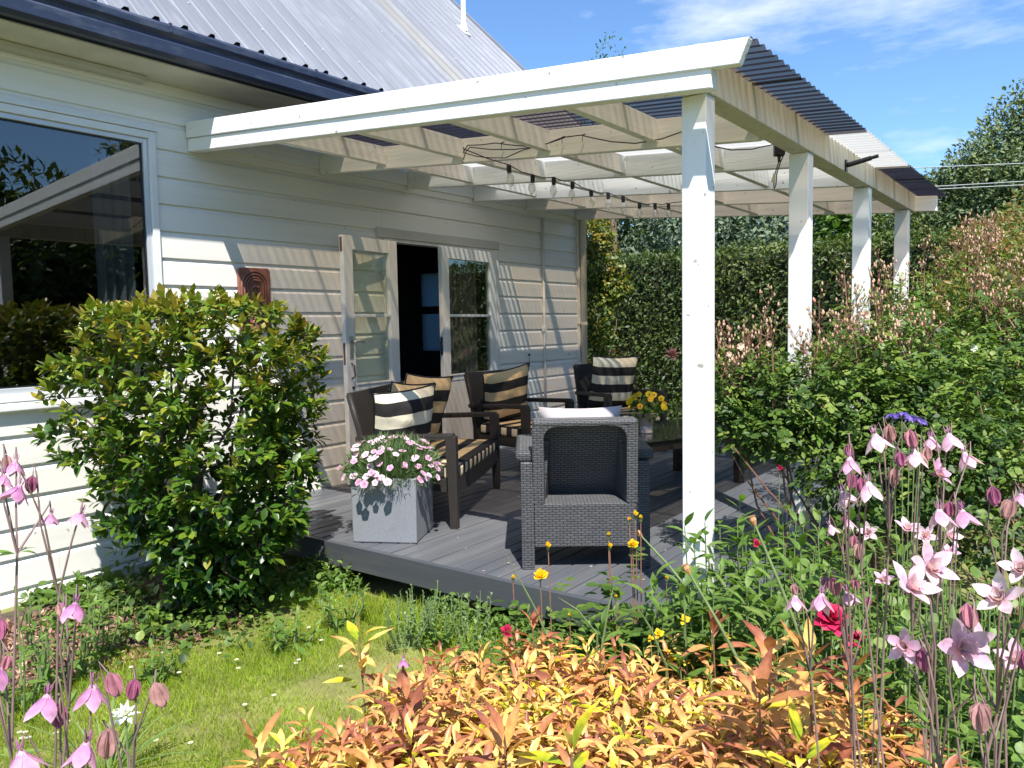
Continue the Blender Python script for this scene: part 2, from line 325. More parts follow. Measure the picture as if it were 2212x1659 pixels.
def glassmat(name, refl=0.35, tint=(.8, .85, .85)):
    m, nt, b = newmat(name); nt.nodes.remove(b); t = N(nt, 'ShaderNodeBsdfTransparent'); t.inputs[0].default_value = (*tint, 1)
    g = N(nt, 'ShaderNodeBsdfGlossy'); g.inputs['Roughness'].default_value = .0; g.inputs['Color'].default_value = (.95, .95, .95, 1)
    fr = N(nt, 'ShaderNodeLayerWeight'); fr.inputs['Blend'].default_value = .35
    mr = N(nt, 'ShaderNodeMapRange'); mr.inputs[3].default_value = refl*.45; mr.inputs[4].default_value = min(1, refl*2.2); L(nt, fr.outputs['Facing'], mr.inputs[0])
    ms = N(nt, 'ShaderNodeMixShader'); L(nt, mr.outputs[0], ms.inputs[0]); L(nt, t.outputs[0], ms.inputs[1]); L(nt, g.outputs[0], ms.inputs[2]); L(nt, ms.outputs[0], nt.nodes['Material Output'].inputs['Surface'])
    return m
M_['glass'] = glassmat('window_glass', .19, (.52, .55, .56))
M_['doorglass'] = glassmat('door_glass', .12, (.78, .83, .78))
M_['doorglass2'] = glassmat('door_glass_clear', .02, (.92, .94, .90))
M_['bulb'] = glassmat('bulb_glass', .35, (.93, .93, .9))
def sheetmat(name, T, body, fac, tlm=.8, tlc=None):
    m, nt, b = newmat(name); b.inputs['Base Color'].default_value = (*body, 1); b.inputs['Roughness'].default_value = .45
    tc = N(nt, 'ShaderNodeTexCoord'); mp = N(nt, 'ShaderNodeMapping'); mp.inputs['Scale'].default_value = (.5, 7, 1); L(nt, tc.outputs['Object'], mp.inputs[0])
    n1 = N(nt, 'ShaderNodeTexNoise'); n1.inputs['Scale'].default_value = 2.2; n1.inputs['Detail'].default_value = 7; L(nt, mp.outputs[0], n1.inputs['Vector'])
    wv = N(nt, 'ShaderNodeTexWave', bands_direction='Y', wave_profile='SIN'); wv.inputs['Scale'].default_value = 2*PI/(.0763*20)*1.0; wv.inputs['Distortion'].default_value = .4  # opacity bands for valley dirt, put in to stripe the light let through
    L(nt, tc.outputs['Object'], wv.inputs['Vector'])
    ad = N(nt, 'ShaderNodeMath', operation='MULTIPLY_ADD'); ad.inputs[1].default_value = .45; L(nt, wv.outputs['Fac'], ad.inputs[0]); L(nt, n1.outputs['Fac'], ad.inputs[2])
    mr = N(nt, 'ShaderNodeMapRange'); mr.inputs[1].default_value = .4; mr.inputs[2].default_value = .95; mr.inputs[3].default_value = fac*(.85 if fac > .5 else .55); mr.inputs[4].default_value = min(1, fac*1.7); L(nt, ad.outputs[0], mr.inputs[0])
    t = N(nt, 'ShaderNodeBsdfTransparent'); t.inputs[0].default_value = (*T, 1); tl = N(nt, 'ShaderNodeBsdfTranslucent'); tl.inputs[0].default_value = (*(tlc or [min(1, c*tlm) for c in T]), 1)
    m1 = N(nt, 'ShaderNodeMixShader'); m1.inputs[0].default_value = .5; L(nt, b.outputs[0], m1.inputs[1]); L(nt, tl.outputs[0], m1.inputs[2])
    m2 = N(nt, 'ShaderNodeMixShader'); L(nt, mr.outputs[0], m2.inputs[0]); L(nt, t.outputs[0], m2.inputs[1]); L(nt, m1.outputs[0], m2.inputs[2]); L(nt, m2.outputs[0], nt.nodes['Material Output'].inputs['Surface'])
    return m
M_['smoke'] = sheetmat('smoked_roof_sheet', (.36, .295, .225), (.035, .038, .060), .26, .30, (.055, .06, .10))
M_['clear'] = sheetmat('clear_roof_sheet', (.86, .85, .81), (.40, .39, .37), .76, .88)
def stripes(name, ax, period, phase, light=(.60, .44, .24), dark=(.028, .026, .026)):
    m, nt, b = newmat(name); tc = N(nt, 'ShaderNodeTexCoord'); sx = N(nt, 'ShaderNodeSeparateXYZ'); L(nt, tc.outputs['Object'], sx.inputs[0])
    a = N(nt, 'ShaderNodeMath', operation='MULTIPLY_ADD'); a.inputs[1].default_value = 1/period; a.inputs[2].default_value = phase+50; L(nt, sx.outputs[ax], a.inputs[0])
    f = N(nt, 'ShaderNodeMath', operation='FRACT'); L(nt, a.outputs[0], f.inputs[0]); g = N(nt, 'ShaderNodeMath', operation='GREATER_THAN'); g.inputs[1].default_value = .5; L(nt, f.outputs[0], g.inputs[0])
    mx = N(nt, 'ShaderNodeMixRGB'); mx.inputs[1].default_value = (*light, 1); mx.inputs[2].default_value = (*dark, 1); L(nt, g.outputs[0], mx.inputs['Fac']); L(nt, mx.outputs[0], b.inputs['Base Color'])
    b.inputs['Roughness'].default_value = .85; b.inputs['Specular IOR Level'].default_value = .2
    n3 = N(nt, 'ShaderNodeTexNoise'); n3.inputs['Scale'].default_value = 9; n3.inputs['Detail'].default_value = 4; L(nt, tc.outputs['Object'], n3.inputs['Vector'])
    bp = N(nt, 'ShaderNodeBump'); bp.inputs['Strength'].default_value = .5; bp.inputs['Distance'].default_value = .02; L(nt, n3.outputs['Fac'], bp.inputs['Height']); L(nt, bp.outputs[0], b.inputs['Normal'])
    return m
M_['str_z'] = stripes('tan_black_stripe_pillow', 'Z', .165, .02)
M_['str_z2'] = stripes('cream_black_stripe_pillow', 'Z', .172, .0, light=(.72, .66, .50))
M_['str_y'] = stripes('tan_black_stripe_seat', 'Y', .15, .1)
M_['str_x'] = stripes('tan_black_stripe_boxing', 'X', .115, .2, light=(.68, .56, .38))
M_['pink'] = simple('pale_pink_cushion', (0.50, 0.44, 0.45), 0.9, var=.08, nscale=20, bump=.3, bscale=30)
M_['tabletop'] = simple('dark_table_glass', (0.03, 0.035, 0.035), 0.06, var=.1, spec=.9)
# foliage kinds
F_ = {}
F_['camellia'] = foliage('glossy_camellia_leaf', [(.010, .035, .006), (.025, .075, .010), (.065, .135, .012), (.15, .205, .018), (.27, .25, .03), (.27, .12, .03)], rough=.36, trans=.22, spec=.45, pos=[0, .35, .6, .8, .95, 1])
F_['hedge'] = foliage('hedge_leaf', [(.022, .045, .009), (.042, .078, .013), (.08, .12, .018), (.15, .18, .03)], rough=.5, trans=.25)
F_['greytree'] = foliage('grey_green_leaf', [(.07, .11, .07), (.13, .18, .12), (.20, .26, .17), (.29, .34, .24)], rough=.6, trans=.3)
F_['lime'] = foliage('bright_green_leaf', [(.03, .07, .01), (.07, .15, .015), (.14, .24, .02)], rough=.5, trans=.4)
F_['dark'] = foliage('conifer_leaf', [(.04, .07, .035), (.08, .125, .05), (.14, .185, .065), (.21, .25, .09)], rough=.6, trans=.2)
F_['climber'] = foliage('climber_leaf', [(.03, .06, .01), (.07, .12, .015), (.18, .19, .02), (.32, .19, .04)], rough=.45, trans=.35)
F_['redtip'] = foliage('red_tipped_leaf', [(.04, .08, .012), (.09, .15, .02), (.19, .22, .04), (.32, .22, .08), (.34, .12, .07)], rough=.45, trans=.35, pos=[0, .35, .62, .85, 1])
F_['rose'] = foliage('rose_leaf', [(.025, .055, .014), (.06, .12, .02), (.13, .21, .03), (.24, .30, .07)], rough=.5, trans=.3, spec=.35)
F_['weed'] = foliage('soft_green_leaf', [(.05, .10, .02), (.10, .19, .03), (.16, .26, .05), (.24, .31, .09)], rough=.5, trans=.4)
F_['strap'] = foliage('strap_leaf', [(.07, .13, .03), (.13, .22, .05), (.22, .30, .09)], rough=.45, trans=.35)
F_['grass'] = foliage('grass_blade', [(.16, .25, .015), (.25, .36, .02), (.36, .44, .035), (.50, .45, .18)], rough=.6, trans=.45, pos=[0, .4, .8, 1])
F_['nandina'] = foliage('nandina_leaf', [(.30, .38, .02), (.70, .54, .03), (.80, .62, .20), (.72, .43, .12), (.58, .27, .10), (.44, .17, .085), (.25, .075, .05)], rough=.4, trans=.32, spec=.45, tgain=1.1, pos=[0, .12, .34, .52, .7, .86, 1])
F_['pinkpetal'] = foliage('pink_lilac_petal', [(.40, .12, .33), (.60, .28, .52), (.74, .46, .64), (.84, .68, .74)], rough=.5, trans=.4, tgain=1.1)
F_['budm'] = foliage('bud_skin', [(.34, .09, .20), (.48, .20, .26), (.52, .32, .28)], rough=.5, trans=.25, tgain=1)
F_['dianthus'] = foliage('white_pink_petal', [(.82, .72, .80), (.80, .58, .72), (.58, .18, .38)], rough=.6, trans=.35, tgain=1, pos=[0, .7, 1])
F_['blueleaf'] = foliage('grey_green_needle', [(.07, .14, .05), (.13, .22, .08), (.22, .31, .12)], rough=.5, trans=.3)
F_['yellow'] = foliage('yellow_petal', [(.78, .55, .01), (.85, .68, .03), (.85, .42, .02)], rough=.5, trans=.35, tgain=1.1)
F_['white'] = foliage('white_petal', [(.8, .8, .78), (.85, .85, .84)], rough=.6, trans=.3, tgain=1)
F_['crimson'] = foliage('crimson_petal', [(.36, .008, .05), (.58, .02, .10)], rough=.5, trans=.3, tgain=1)
F_['purple'] = foliage('purple_petal', [(.14, .09, .45), (.28, .2, .62)], rough=.5, trans=.35, tgain=1)
F_['peach'] = foliage('faded_peach_petal', [(.7, .42, .34), (.85, .7, .58)], rough=.6, trans=.35, tgain=1)
F_['mulch'] = foliage('dry_leaf_litter', [(.10, .05, .035), (.22, .11, .075), (.36, .2, .14), (.46, .33, .24)], rough=.9, trans=.1, tgain=1)
#PART2
# ============================================================ GROUND
mb = MB(); mb.add([(-120,-60,GZ-.03),(140,-60,GZ-.03),(140,200,GZ-.03),(-120,200,GZ-.03)], [(0,1,2,3)])
g = mb.build('ground', simple('grassy_ground', (.10, .13, .035), .95, var=.35, nscale=2, dirt=(.2,.16,.08), dirt_amt=.5)); g['kind'] = 'structure'
def sheet(name, poly, z, mat, sub=0.12, amp=.02):
    xs = [p[0] for p in poly]; ys = [p[1] for p in poly]
    nx = int((max(xs)-min(xs))/sub)+1; ny = int((max(ys)-min(ys))/sub)+1
    mb = MB(); idx = {}
    for i in range(nx+1):
        for j in range(ny+1):
            x = min(xs)+(max(xs)-min(xs))*i/nx; y = min(ys)+(max(ys)-min(ys))*j/ny
            e = min(i, nx-i, j, ny-j)
            idx[i, j] = len(mb.v); mb.v.append((x, y, z+(amp*math.sin(x*3.1+y*1.7)*math.cos(y*2.3-x) if e else -.025))); mb.t.append(.5)
    for i in range(nx):
        for j in range(ny): mb.f.append((idx[i,j], idx[i+1,j], idx[i+1,j+1], idx[i,j+1])); mb.m.append(0)
    o = mb.build(name, mat, smooth=True, auto=False); o['kind'] = 'structure'; return o
def gz(x, y): return GZ+.02*math.sin(x*3.1+y*1.7)*math.cos(y*2.3-x)
sheet('lawn', [(-3, -4), (9, 12)], GZ, simple('lawn_soil', (.17, .18, .05), .95, var=.35, nscale=4, dirt=(.26, .2, .1), dirt_amt=.8, dscale=2.5))
sheet('garden_bed', [(.05, .2), (1.25, 2.9)], GZ+.012, M_['soil'], amp=.012)

# ============================================================ HOUSE
H = empty('weatherboard_house', (-1.5, 4.0, GZ), label='white weatherboard house with grey metal roof and dark blue gutter', cat='house')
PB, Z0 = .1711, 2.384
WIN = (-1.0, 2.69, .86, 2.475); DOOR = (4.64, 6.20, -.05, 2.055)
def bprof(zb):
    return [(.018, zb), (.021, zb+.004), (.021, zb+.136), (.009, zb+.152), (.004, zb+PB)]
def board_poly(zb, za, zc):
    pr = bprof(zb); out = []
    def X(z):
        for (x0, z0), (x1, z1) in zip(pr, pr[1:]):
            if z0 <= z <= z1: return x0+(x1-x0)*(z-z0)/max(1e-6, z1-z0)
        return pr[-1][0]
    za = max(za, zb); zc = min(zc, zb+PB)
    out = [(X(za), za)]+[p for p in pr if za < p[1] < zc]+[(X(zc), zc)]
    return [(-.018, za)]+out+[(-.018, zc)]
for j in range(-17, 4):
    zb = Z0+j*PB; zt = min(zb+PB, 2.79)
    if zb > 2.785 or zt < -.4: continue
    segs = [(-1.2, 7.70, zb, zt)]
    for (y0, y1, z0, z1) in (WIN, DOOR):
        new = []
        for (a, b, c, d) in segs:
            if d <= z0 or c >= z1 or b <= y0 or a >= y1: new.append((a, b, c, d)); continue
            if a < y0: new.append((a, y0, c, d))
            if b > y1: new.append((y1, b, c, d))
            if c < z0: new.append((max(a, y0), min(b, y1), c, z0))
            if d > z1: new.append((max(a, y0), min(b, y1), z1, d))
        segs = new
    for (a, b, c, d) in segs:
        if d-c < .01: continue
        js = [a, b]
        if b-a > 3 and j % 3 == 0: js = [a, a+(b-a)*(.35+.3*random.random()), b]
        if a > 6 and j < -4: js = [a, 7.32+.04*(j % 2), b]
        for q0, q1 in zip(js, js[1:]):
            m = MB(); dx = random.uniform(-.0012, .0012)
            m.extrude([(x+(dx if x > 0 else 0), z) for x, z in board_poly(zb, c, d)], 'y', q0+.0008, q1-.0008); m.build('weatherboard', M_['board'], H)
# lining inside, with openings
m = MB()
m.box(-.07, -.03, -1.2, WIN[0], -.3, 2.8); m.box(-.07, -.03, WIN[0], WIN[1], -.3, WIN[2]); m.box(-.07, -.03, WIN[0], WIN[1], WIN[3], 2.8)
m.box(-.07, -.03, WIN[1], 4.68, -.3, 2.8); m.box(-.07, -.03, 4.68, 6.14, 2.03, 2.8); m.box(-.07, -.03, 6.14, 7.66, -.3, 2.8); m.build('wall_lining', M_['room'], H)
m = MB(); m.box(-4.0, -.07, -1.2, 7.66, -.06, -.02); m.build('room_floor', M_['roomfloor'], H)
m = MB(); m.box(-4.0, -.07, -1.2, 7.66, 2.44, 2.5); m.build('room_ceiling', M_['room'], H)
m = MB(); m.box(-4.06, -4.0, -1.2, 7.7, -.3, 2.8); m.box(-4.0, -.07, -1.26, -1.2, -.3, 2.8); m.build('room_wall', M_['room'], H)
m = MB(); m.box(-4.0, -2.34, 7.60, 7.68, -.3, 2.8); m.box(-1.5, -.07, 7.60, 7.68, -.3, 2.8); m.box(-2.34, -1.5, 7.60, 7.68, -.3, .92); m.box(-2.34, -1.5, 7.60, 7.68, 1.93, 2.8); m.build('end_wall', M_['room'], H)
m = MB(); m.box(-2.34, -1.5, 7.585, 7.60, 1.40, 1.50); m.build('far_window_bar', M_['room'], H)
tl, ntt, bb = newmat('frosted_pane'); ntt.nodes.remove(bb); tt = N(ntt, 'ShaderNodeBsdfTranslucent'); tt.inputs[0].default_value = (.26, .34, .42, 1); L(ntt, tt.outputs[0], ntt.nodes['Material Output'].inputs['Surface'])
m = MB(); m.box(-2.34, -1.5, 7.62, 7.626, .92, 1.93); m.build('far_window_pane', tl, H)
# corner board, conduit, soffit, fascia
m = MB(); m.box(-.02, .045, 7.70, 7.79, -.3, 2.79); m.build('corner_board', M_['trim'], H, bevel=.003)
m = MB(); m.box(-3.9, -2.36, 7.69, 7.74, -.3, 2.79); m.box(-1.48, .02, 7.69, 7.74, -.3, 2.79); m.box(-2.36, -1.48, 7.69, 7.74, -.3, .90); m.box(-2.36, -1.48, 7.69, 7.74, 1.95, 2.79); m.build('end_cladding', M_['board'], H)
m = MB(); m.box(.0, .37, -1.2, 7.9, 2.792, 2.812); m.build('soffit', simple('cream_soffit', (.62, .60, .52), .6), H)
m = MB(); m.box(.024, .10, -1.2, 2.62, 2.752, 2.790); m.build('soffit_moulding', M_['lintel'], H, bevel=.006)
m = MB(); m.box(.352, .374, -1.2, 7.92, 2.80, 2.985); m.build('fascia', M_['gutter'], H)
m = MB(); m.extrude([(.378,2.985),(.378,2.83),(.392,2.808),(.455,2.802),(.478,2.822),(.482,2.885),(.470,2.900),(.474,2.915),(.494,2.935),(.497,2.968),(.488,2.985),(.482,2.97),(.478,2.94),(.462,2.92),(.455,2.85),(.44,2.83),(.40,2.83),(.39,2.85),(.39,2.985)], 'y', -1.2, 7.95)
gt = m.build('gutter', M_['gutter'], H, bevel=.0025)
for yy in (1.5, 2.55, 3.6): m = MB(); m.box(.379, .499, yy, yy+.014, 2.94, 2.99); m.build('gutter_bracket', M_['gutter'], gt)
TH = R(44.5); ex = Vector((-math.cos(TH), 0, math.sin(TH))); en = Vector((math.sin(TH), 0, math.cos(TH))); e0 = Vector((.455, 0, 2.992))
def rprof(y0):
    pts = []
    for k in range(4):
        b = y0+k*.175
        pts += [(b, 0), (b+.045, 0), (b+.052, .004), (b+.060, .004), (b+.067, 0), (b+.110, 0), (b+.127, .027), (b+.152, .027), (b+.168, 0)]
    pts.append((y0+.7, 0)); return pts
y = 7.95-.7*13; roofm = MB(); first = None
def sheetpts(pts, s0, s1, lift=0):
    vs = []
    for s_ in (s0, s1):
        for (yy, h) in pts: p = e0+ex*s_+en*(h+lift); vs.append((p.x, yy, p.z))
    n = len(pts); return vs, [(i, i+1, n+i+1, n+i) for i in range(n-1)]
for k in range(13):
    m = MB(); m.add(*sheetpts(rprof(y), 0, 6.2, 0.0008*(k % 2))); rs = m.build('roof_sheet', M_['roof'], H, auto=False)
    m = MB()
    for q in range(4):
        b = y+q*.175; pts = [(b+.110, -.004), (b+.127, .025), (b+.152, .025), (b+.168, -.004)]
        n_ = [e0+ex*.006+en*h for _, h in pts]; f_ = [e0+ex*.05+en*h for _, h in pts]
        m.hexa([(n_[0].x,pts[0][0],n_[0].z),(n_[3].x,pts[3][0],n_[3].z),(f_[3].x,pts[3][0],f_[3].z),(f_[0].x,pts[0][0],f_[0].z),(n_[1].x,pts[1][0],n_[1].z),(n_[2].x,pts[2][0],n_[2].z),(f_[2].x,pts[2][0],f_[2].z),(f_[1].x,pts[1][0],f_[1].z)])
    m.box(.40, .452, y, y+.7, 2.955, 2.990)
    m.build('rib_shade_fill', M_['black'], H)  # black fill stands in for the shade under the open rib ends
    for s_ in (.35, 1.25, 2.15, 3.05, 3.95):
        m = MB()
        for q in range(4):
            if (q+k) % 2 == 0: continue
            c = e0+ex*(s_+random.uniform(-.03, .03))+en*.029; yy = y+q*.175+.1395
            m.tube([c-en*.006, c+en*.006], .0065, 6); m.v[-12:] = [(a, b_+yy, c_) for a, b_, c_ in m.v[-12:]]
        if m.v: m.build('roof_screw', simple('pale_screw', (.6, .6, .62), .5) if not k and s_ < .4 else bpy.data.materials['pale_screw'], rs)
    y += .7
m = MB(); a = e0+Vector((0, 7.95, 0)); b = a+ex*6.2
m.bar(a+en*.02, b+en*.02, .09, .05, up=en); m.build('barge_flashing', M_['roof'], H)
m = MB(); m.extrude([(.3, 2.80), (.3, 2.93), (-4.0, 7.2), (-4.0, 2.80)], 'y', 7.76, 7.80); m.build('gable', M_['board'], H)
pv = e0+ex*2.43; py = 7.33; vb = Vector((pv.x, py, pv.z))
m = MB(); m.tube([vb-Vector((0,0,.05)), vb+Vector((0,0,.50))], .03, 12); m.tube([vb+Vector((0,0,.44)), vb+Vector((0,0,.53)), vb+Vector((0,0,.56))], [.043,.043,.02], 12); vp = m.build('vent_pipe', M_['pvc'], H, smooth=False)
m = MB(); c = vb+en*.012; m.bar(c-ex*.09, c+ex*.09, .15, .02, up=en); m.tube([vb, vb+Vector((0,0,.1))], [.055,.034], 12); m.build('vent_flashing', M_['pvc'], vp)
# downpipe and conduit
m = MB(); m.tube([(.085, 7.735, -.02), (.085, 7.735, 2.60), (.12, 7.74, 2.66), (.38, 7.78, 2.80)], .036, 14); dpp = m.build('downpipe', M_['beige'], H, smooth=True)
for zz in (1.22, .66, 2.1):
    m = MB(); m.tube([(.085, 7.735, zz), (.085, 7.735, zz+.035)], .041, 14); m.box(.02, .085, 7.69, 7.78, zz+.01, zz+.026); m.build('pipe_bracket', M_['beige'], dpp)
m = MB(); m.tube([(.036, 6.99, 0.0), (.036, 6.99, 2.37)], .015, 8); cdt = m.build('conduit', M_['trim'], H, smooth=True)
m = MB(); m.box(.021, .055, 6.965, 7.015, 1.16, 1.21); m.build('conduit_clip', M_['trim'], cdt)
m = MB(); m.tube([(.022, 6.71, .92), (.035, 6.71, .92)], .012, 8); m.tube([(.03, 6.71, .92), (.027, 6.715, .80)], .0025, 5); m.build('wall_nail_hook', M_['iron'], H)
# big window
W = MB()
def rect_frame(m, x0, x1, y0, y1, z0, z1, w):
    m.box(x0, x1, y0, y0+w, z0, z1); m.box(x0, x1, y1-w, y1, z0, z1); m.box(x0, x1, y0+w, y1-w, z1-w, z1); m.box(x0, x1, y0+w, y1-w, z0, z0+w)
rect_frame(W, -.03, .040, WIN[0], WIN[1], WIN[2], WIN[3], .045); wf = W.build('window', M_['frame'], H, bevel=.004)
m = MB(); m.box(.0, .052, WIN[0], WIN[1]+.012, WIN[3]+.002, WIN[3]+.02); m.build('head_flashing', M_['frame'], wf, bevel=.003)
m = MB(); rect_frame(m, -.02, .022, WIN[0]+.046, WIN[1]-.046, WIN[2]+.046, WIN[3]-.046, .030); m.build('sash', M_['alu'], wf, bevel=.003)
m = MB(); m.box(-.005, -.001, WIN[0]+.077, WIN[1]-.077, WIN[2]+.077, WIN[3]-.077); m.build('pane', M_['glass'], wf)
m = MB(); rect_frame(m, .0, .006, WIN[0]+.077, WIN[1]-.077, WIN[2]+.077, WIN[3]-.077, .008); m.build('seal', M_['black'], wf)
m = MB(); m.extrude([(-.02, WIN[2]-.002), (-.02, WIN[2]-.04), (.05, WIN[2]-.052), (.062, WIN[2]-.045), (.062, WIN[2]-.022), (.03, WIN[2]-.002)], 'y', WIN[0], WIN[1]+.02); m.build('sill', M_['frame'], wf, bevel=.003)
# door frame and lintel
m = MB(); m.box(-.07, .034, 4.64, 4.70, 0, 1.975); m.build('door_jamb', M_['trim'], H, bevel=.003)
m = MB(); m.box(-.07, .040, 6.115, 6.20, 0, 1.975); m.build('door_jamb', M_['trim'], H, bevel=.003)
m = MB(); m.box(-.07, .046, 4.56, 6.205, 1.978, 2.058); m.build('lintel', M_['lintel'], H, bevel=.005)
m = MB(); m.box(-.07, .03, 4.70, 6.115, 1.95, 1.978); m.build('door_head', M_['trim'], H)
m = MB(); m.box(-.10, .05, 4.66, 6.15, -.02, .015); m.build('door_sill', M_['trim'], H)
def door(hx, hy, fx, fy, lab, handle_side):
    d = Vector((fx-hx, fy-hy, 0)); wd = d.length; d.normalize(); n = Vector((-d.y, d.x, 0))
    if n.x < 0: n = -n
    def P(a, b, z): q = Vector((hx, hy, 0))+d*a+n*b; return (q.x, q.y, z)
    def bx(m, a0, a1, b0, b1, z0, z1): m.hexa([P(a0,b0,z0),P(a1,b0,z0),P(a1,b1,z0),P(a0,b1,z0),P(a0,b0,z1),P(a1,b0,z1),P(a1,b1,z1),P(a0,b1,z1)])
    t = .042; sw = .105
    m = MB(); bx(m, sw, wd-sw, 0.006, t-.006, .03, .74); D = m.build('door', M_['lintel'] if False else M_['trim'], H, label=lab)
    def part(nm, mat, *bs, bev=.003):
        m = MB()
        for b in bs: bx(m, *b)
        return m.build(nm, mat, D, bevel=bev)
    part('stile', M_['trim'], (0, sw, 0, t, .012, 1.945)); part('stile', M_['trim'], (wd-sw, wd, 0, t, .012, 1.945))
    part('rail', M_['trim'], (sw, wd-sw, .001, t-.001, 1.84, 1.944)); part('rail', M_['trim'], (sw, wd-sw, .001, t-.001, .74, .79)); part('rail', M_['trim'], (sw, wd-sw, .001, t-.001, .013, .05))
    part('glazing_bar', M_['trim'], (sw, wd-sw, .004, t+.002, 1.318, 1.342))
    part('bead', M_['trim'], (sw, wd-sw, t-.004, t+.008, .785, .800))
    GM = M_['doorglass2'] if handle_side else M_['doorglass']; part('pane', GM, (sw-.002, wd-sw+.002, .018, .022, 1.342, 1.842), bev=0); part('pane', GM, (sw-.002, wd-sw+.002, .018, .022, .79, 1.318), bev=0)
    for zz in (.35, 1.02, 1.75):
        m = MB(); m.tube([P(-.006, t*.6, zz-.05), P(-.006, t*.6, zz+.05)], .009, 8); m.build('hinge', M_['rust'] if handle_side else M_['trim'], D)
    return D, P, bx, t, wd
D, P, bx, t, wd = door(.060, 4.715, .135, 4.065, 'half glazed door leaf folded open against the wall', True)
m = MB(); bx(m, wd-.075, wd-.035, t, t+.006, 1.0, 1.17); hp = m.build('lock_plate', M_['metal'], D)
m = MB(); m.tube([P(wd-.055, t, 1.13), P(wd-.055, t+.045, 1.13), P(wd-.15, t+.05, 1.125)], .008, 8); m.build('handle', M_['metal'], hp, smooth=True)
m = MB(); m.tube([P(wd-.05, t, .96), P(wd-.05, t+.03, .94), P(wd-.05, t+.035, .86), P(wd-.05, t, .84)], .006, 6); m.tube([P(wd-.06, t, .77), P(wd-.06, t+.012, .77)], .012, 8); m.build('pull_handle', M_['iron'], D)
m = MB(); bx(m, wd-.004, wd+.002, .008, .030, 1.82, 1.93); bx(m, wd-.004, wd+.0015, .01, .028, .95, 1.12); m.build('bolt_plate', M_['rust'], D)
D, P, bx, t, wd = door(.030, 6.105, .105, 5.225, 'half glazed door leaf standing ajar', False)
m = MB(); bx(m, wd-.001, wd+.004, .010, .032, .98, 1.14); m.tube([P(wd+.003, .02, 1.02), P(wd+.003, .02, 1.10)], .012, 8); m.build('lock_plate', M_['iron'], D)
m = MB(); bx(m, wd-.07, wd-.045, t, t+.005, 1.17, 1.27); m.build('escutcheon', M_['pvc'], D)
m = MB(); m.tube([P(.12, -.004, 1.03), P(.20, -.03, 1.03)], .008, 8); m.build('handle', M_['metal'], D)
# inside things seen through the openings
def curtain(x0, y0, x1, y1, z0, z1, n, amp, mat, lab, cat):
    m = MB(); vs = []; K = n*6
    d = Vector((x1-x0, y1-y0, 0)); nn = Vector((-d.y, d.x, 0)).normalized()
    for i in range(K+1):
        t_ = i/K; a = amp*math.sin(2*PI*n*t_)+amp*.4*math.sin(2*PI*n*2.3*t_)
        for z, kk in ((z0, 1.25), (z1, .8)): p = Vector((x0, y0, 0))+d*t_+nn*a*kk; vs.append((p.x, p.y, z))
    m.add(vs, [(2*i, 2*i+2, 2*i+3, 2*i+1) for i in range(K)])
    return tag(m.build('curtain', mat, None, smooth=True, auto=False), lab, cat)
curtain(-.17, 2.38, -.13, 2.60, .3, 2.42, 4, .03, M_['curtain'], 'pale sheer curtain gathered at the right side of the big window', 'curtain')
curtain(-.16, 5.62, -.12, 6.02, .05, 2.3, 6, .028, M_['drape'], 'dark patterned drape behind the glass of the ajar door', 'curtain')
so_ = empty('armchair', (-1.2, 6.45, -.02), R(-60), label='beige upholstered seat standing in the dark room behind the open doorway', cat='armchair')
for nm, b in (('seat', (-.45,.45,-.3,.35,.12,.44)), ('backrest', (-.45,.45,-.42,-.25,.12,.66)), ('arm', (-.58,-.455,-.4,.36,.1,.56)), ('arm', (.455,.58,-.4,.36,.1,.56)), ('base', (-.56,.56,-.4,.34,.03,.115))):
    m = MB(); m.box(*b); m.build(nm, M_['sofain'], so_, world=False, bevel=.04)
# carved panel on the wall
cp = empty('carved_panel', (.03, 3.36, 1.2), label='red brown wooden carving with concentric arches hung on the white wall', cat='wall carving')
m = MB(); m.extrude([(3.237, 1.22), (3.493, 1.22), (3.497, 1.645), (3.484, 1.668), (3.248, 1.665), (3.235, 1.64)], 'x', .022, .045)
bp_ = m.build('backing', M_['carving'], cp, bevel=.006)
for k, rr in enumerate((.108, .086, .064)):
    m = MB(); pts = [(.047, 3.365-rr, 1.23)]+[(.047, 3.365-rr*math.cos(a), 1.535+rr*math.sin(a)) for a in np.linspace(0, PI, 15)]+[(.047, 3.365+rr, 1.23)]
    m.tube(pts, .0085, 8); m.build('arch_ridge', M_['carving'], cp, smooth=True)
for k in range(7):
    m = MB(); z = 1.56-k*.045; s_ = .034-.002*k
    pts = [(.052+.006*math.sin(a*2), 3.36+s_*math.cos(a)+.008*math.sin(3*a), z+.017*math.sin(a)*1.2) for a in np.linspace(-.6, 3.9, 12)]
    m.tube(pts, [.004+.005*math.sin(PI*i/11) for i in range(12)], 6); m.build('scroll_ridge', M_['carving'], cp, smooth=True)

# ============================================================ DECK
DK = empty('deck', (1.8, 5.5, 0)); DK['kind'] = 'structure'
x = .03; k = 0
while x < 3.56:
    m = MB(); j = random.choice([None, None, 5.1, 6.2, 4.6]); e = random.uniform(-.0015, .0015)
    if j: m.box(x, x+.0865, 2.962, j-.001, -.028, e); m.box(x, x+.0865, j+.001, 8.05, -.028, e)
    else: m.box(x, x+.0865, 2.962, 8.05, -.028, e)
    m.build('deck_board', M_['deck'], DK, bevel=.0045); x += .0945; k += 1
m = MB(); m.box(.03, 3.60, 2.925, 2.958, -.135, .001); m.build('fascia_board', M_['skirt'], DK, bevel=.003)
m = MB(); m.box(3.582, 3.612, 2.96, 8.05, -.135, .0); m.build('fascia_board', M_['skirt'], DK, bevel=.003)
m = MB()
for yy in np.arange(3.1, 8, .55): m.box(.05, 3.55, yy, yy+.045, -.13, -.03)
m.build('joists', M_['skirt'], DK)
m = MB()
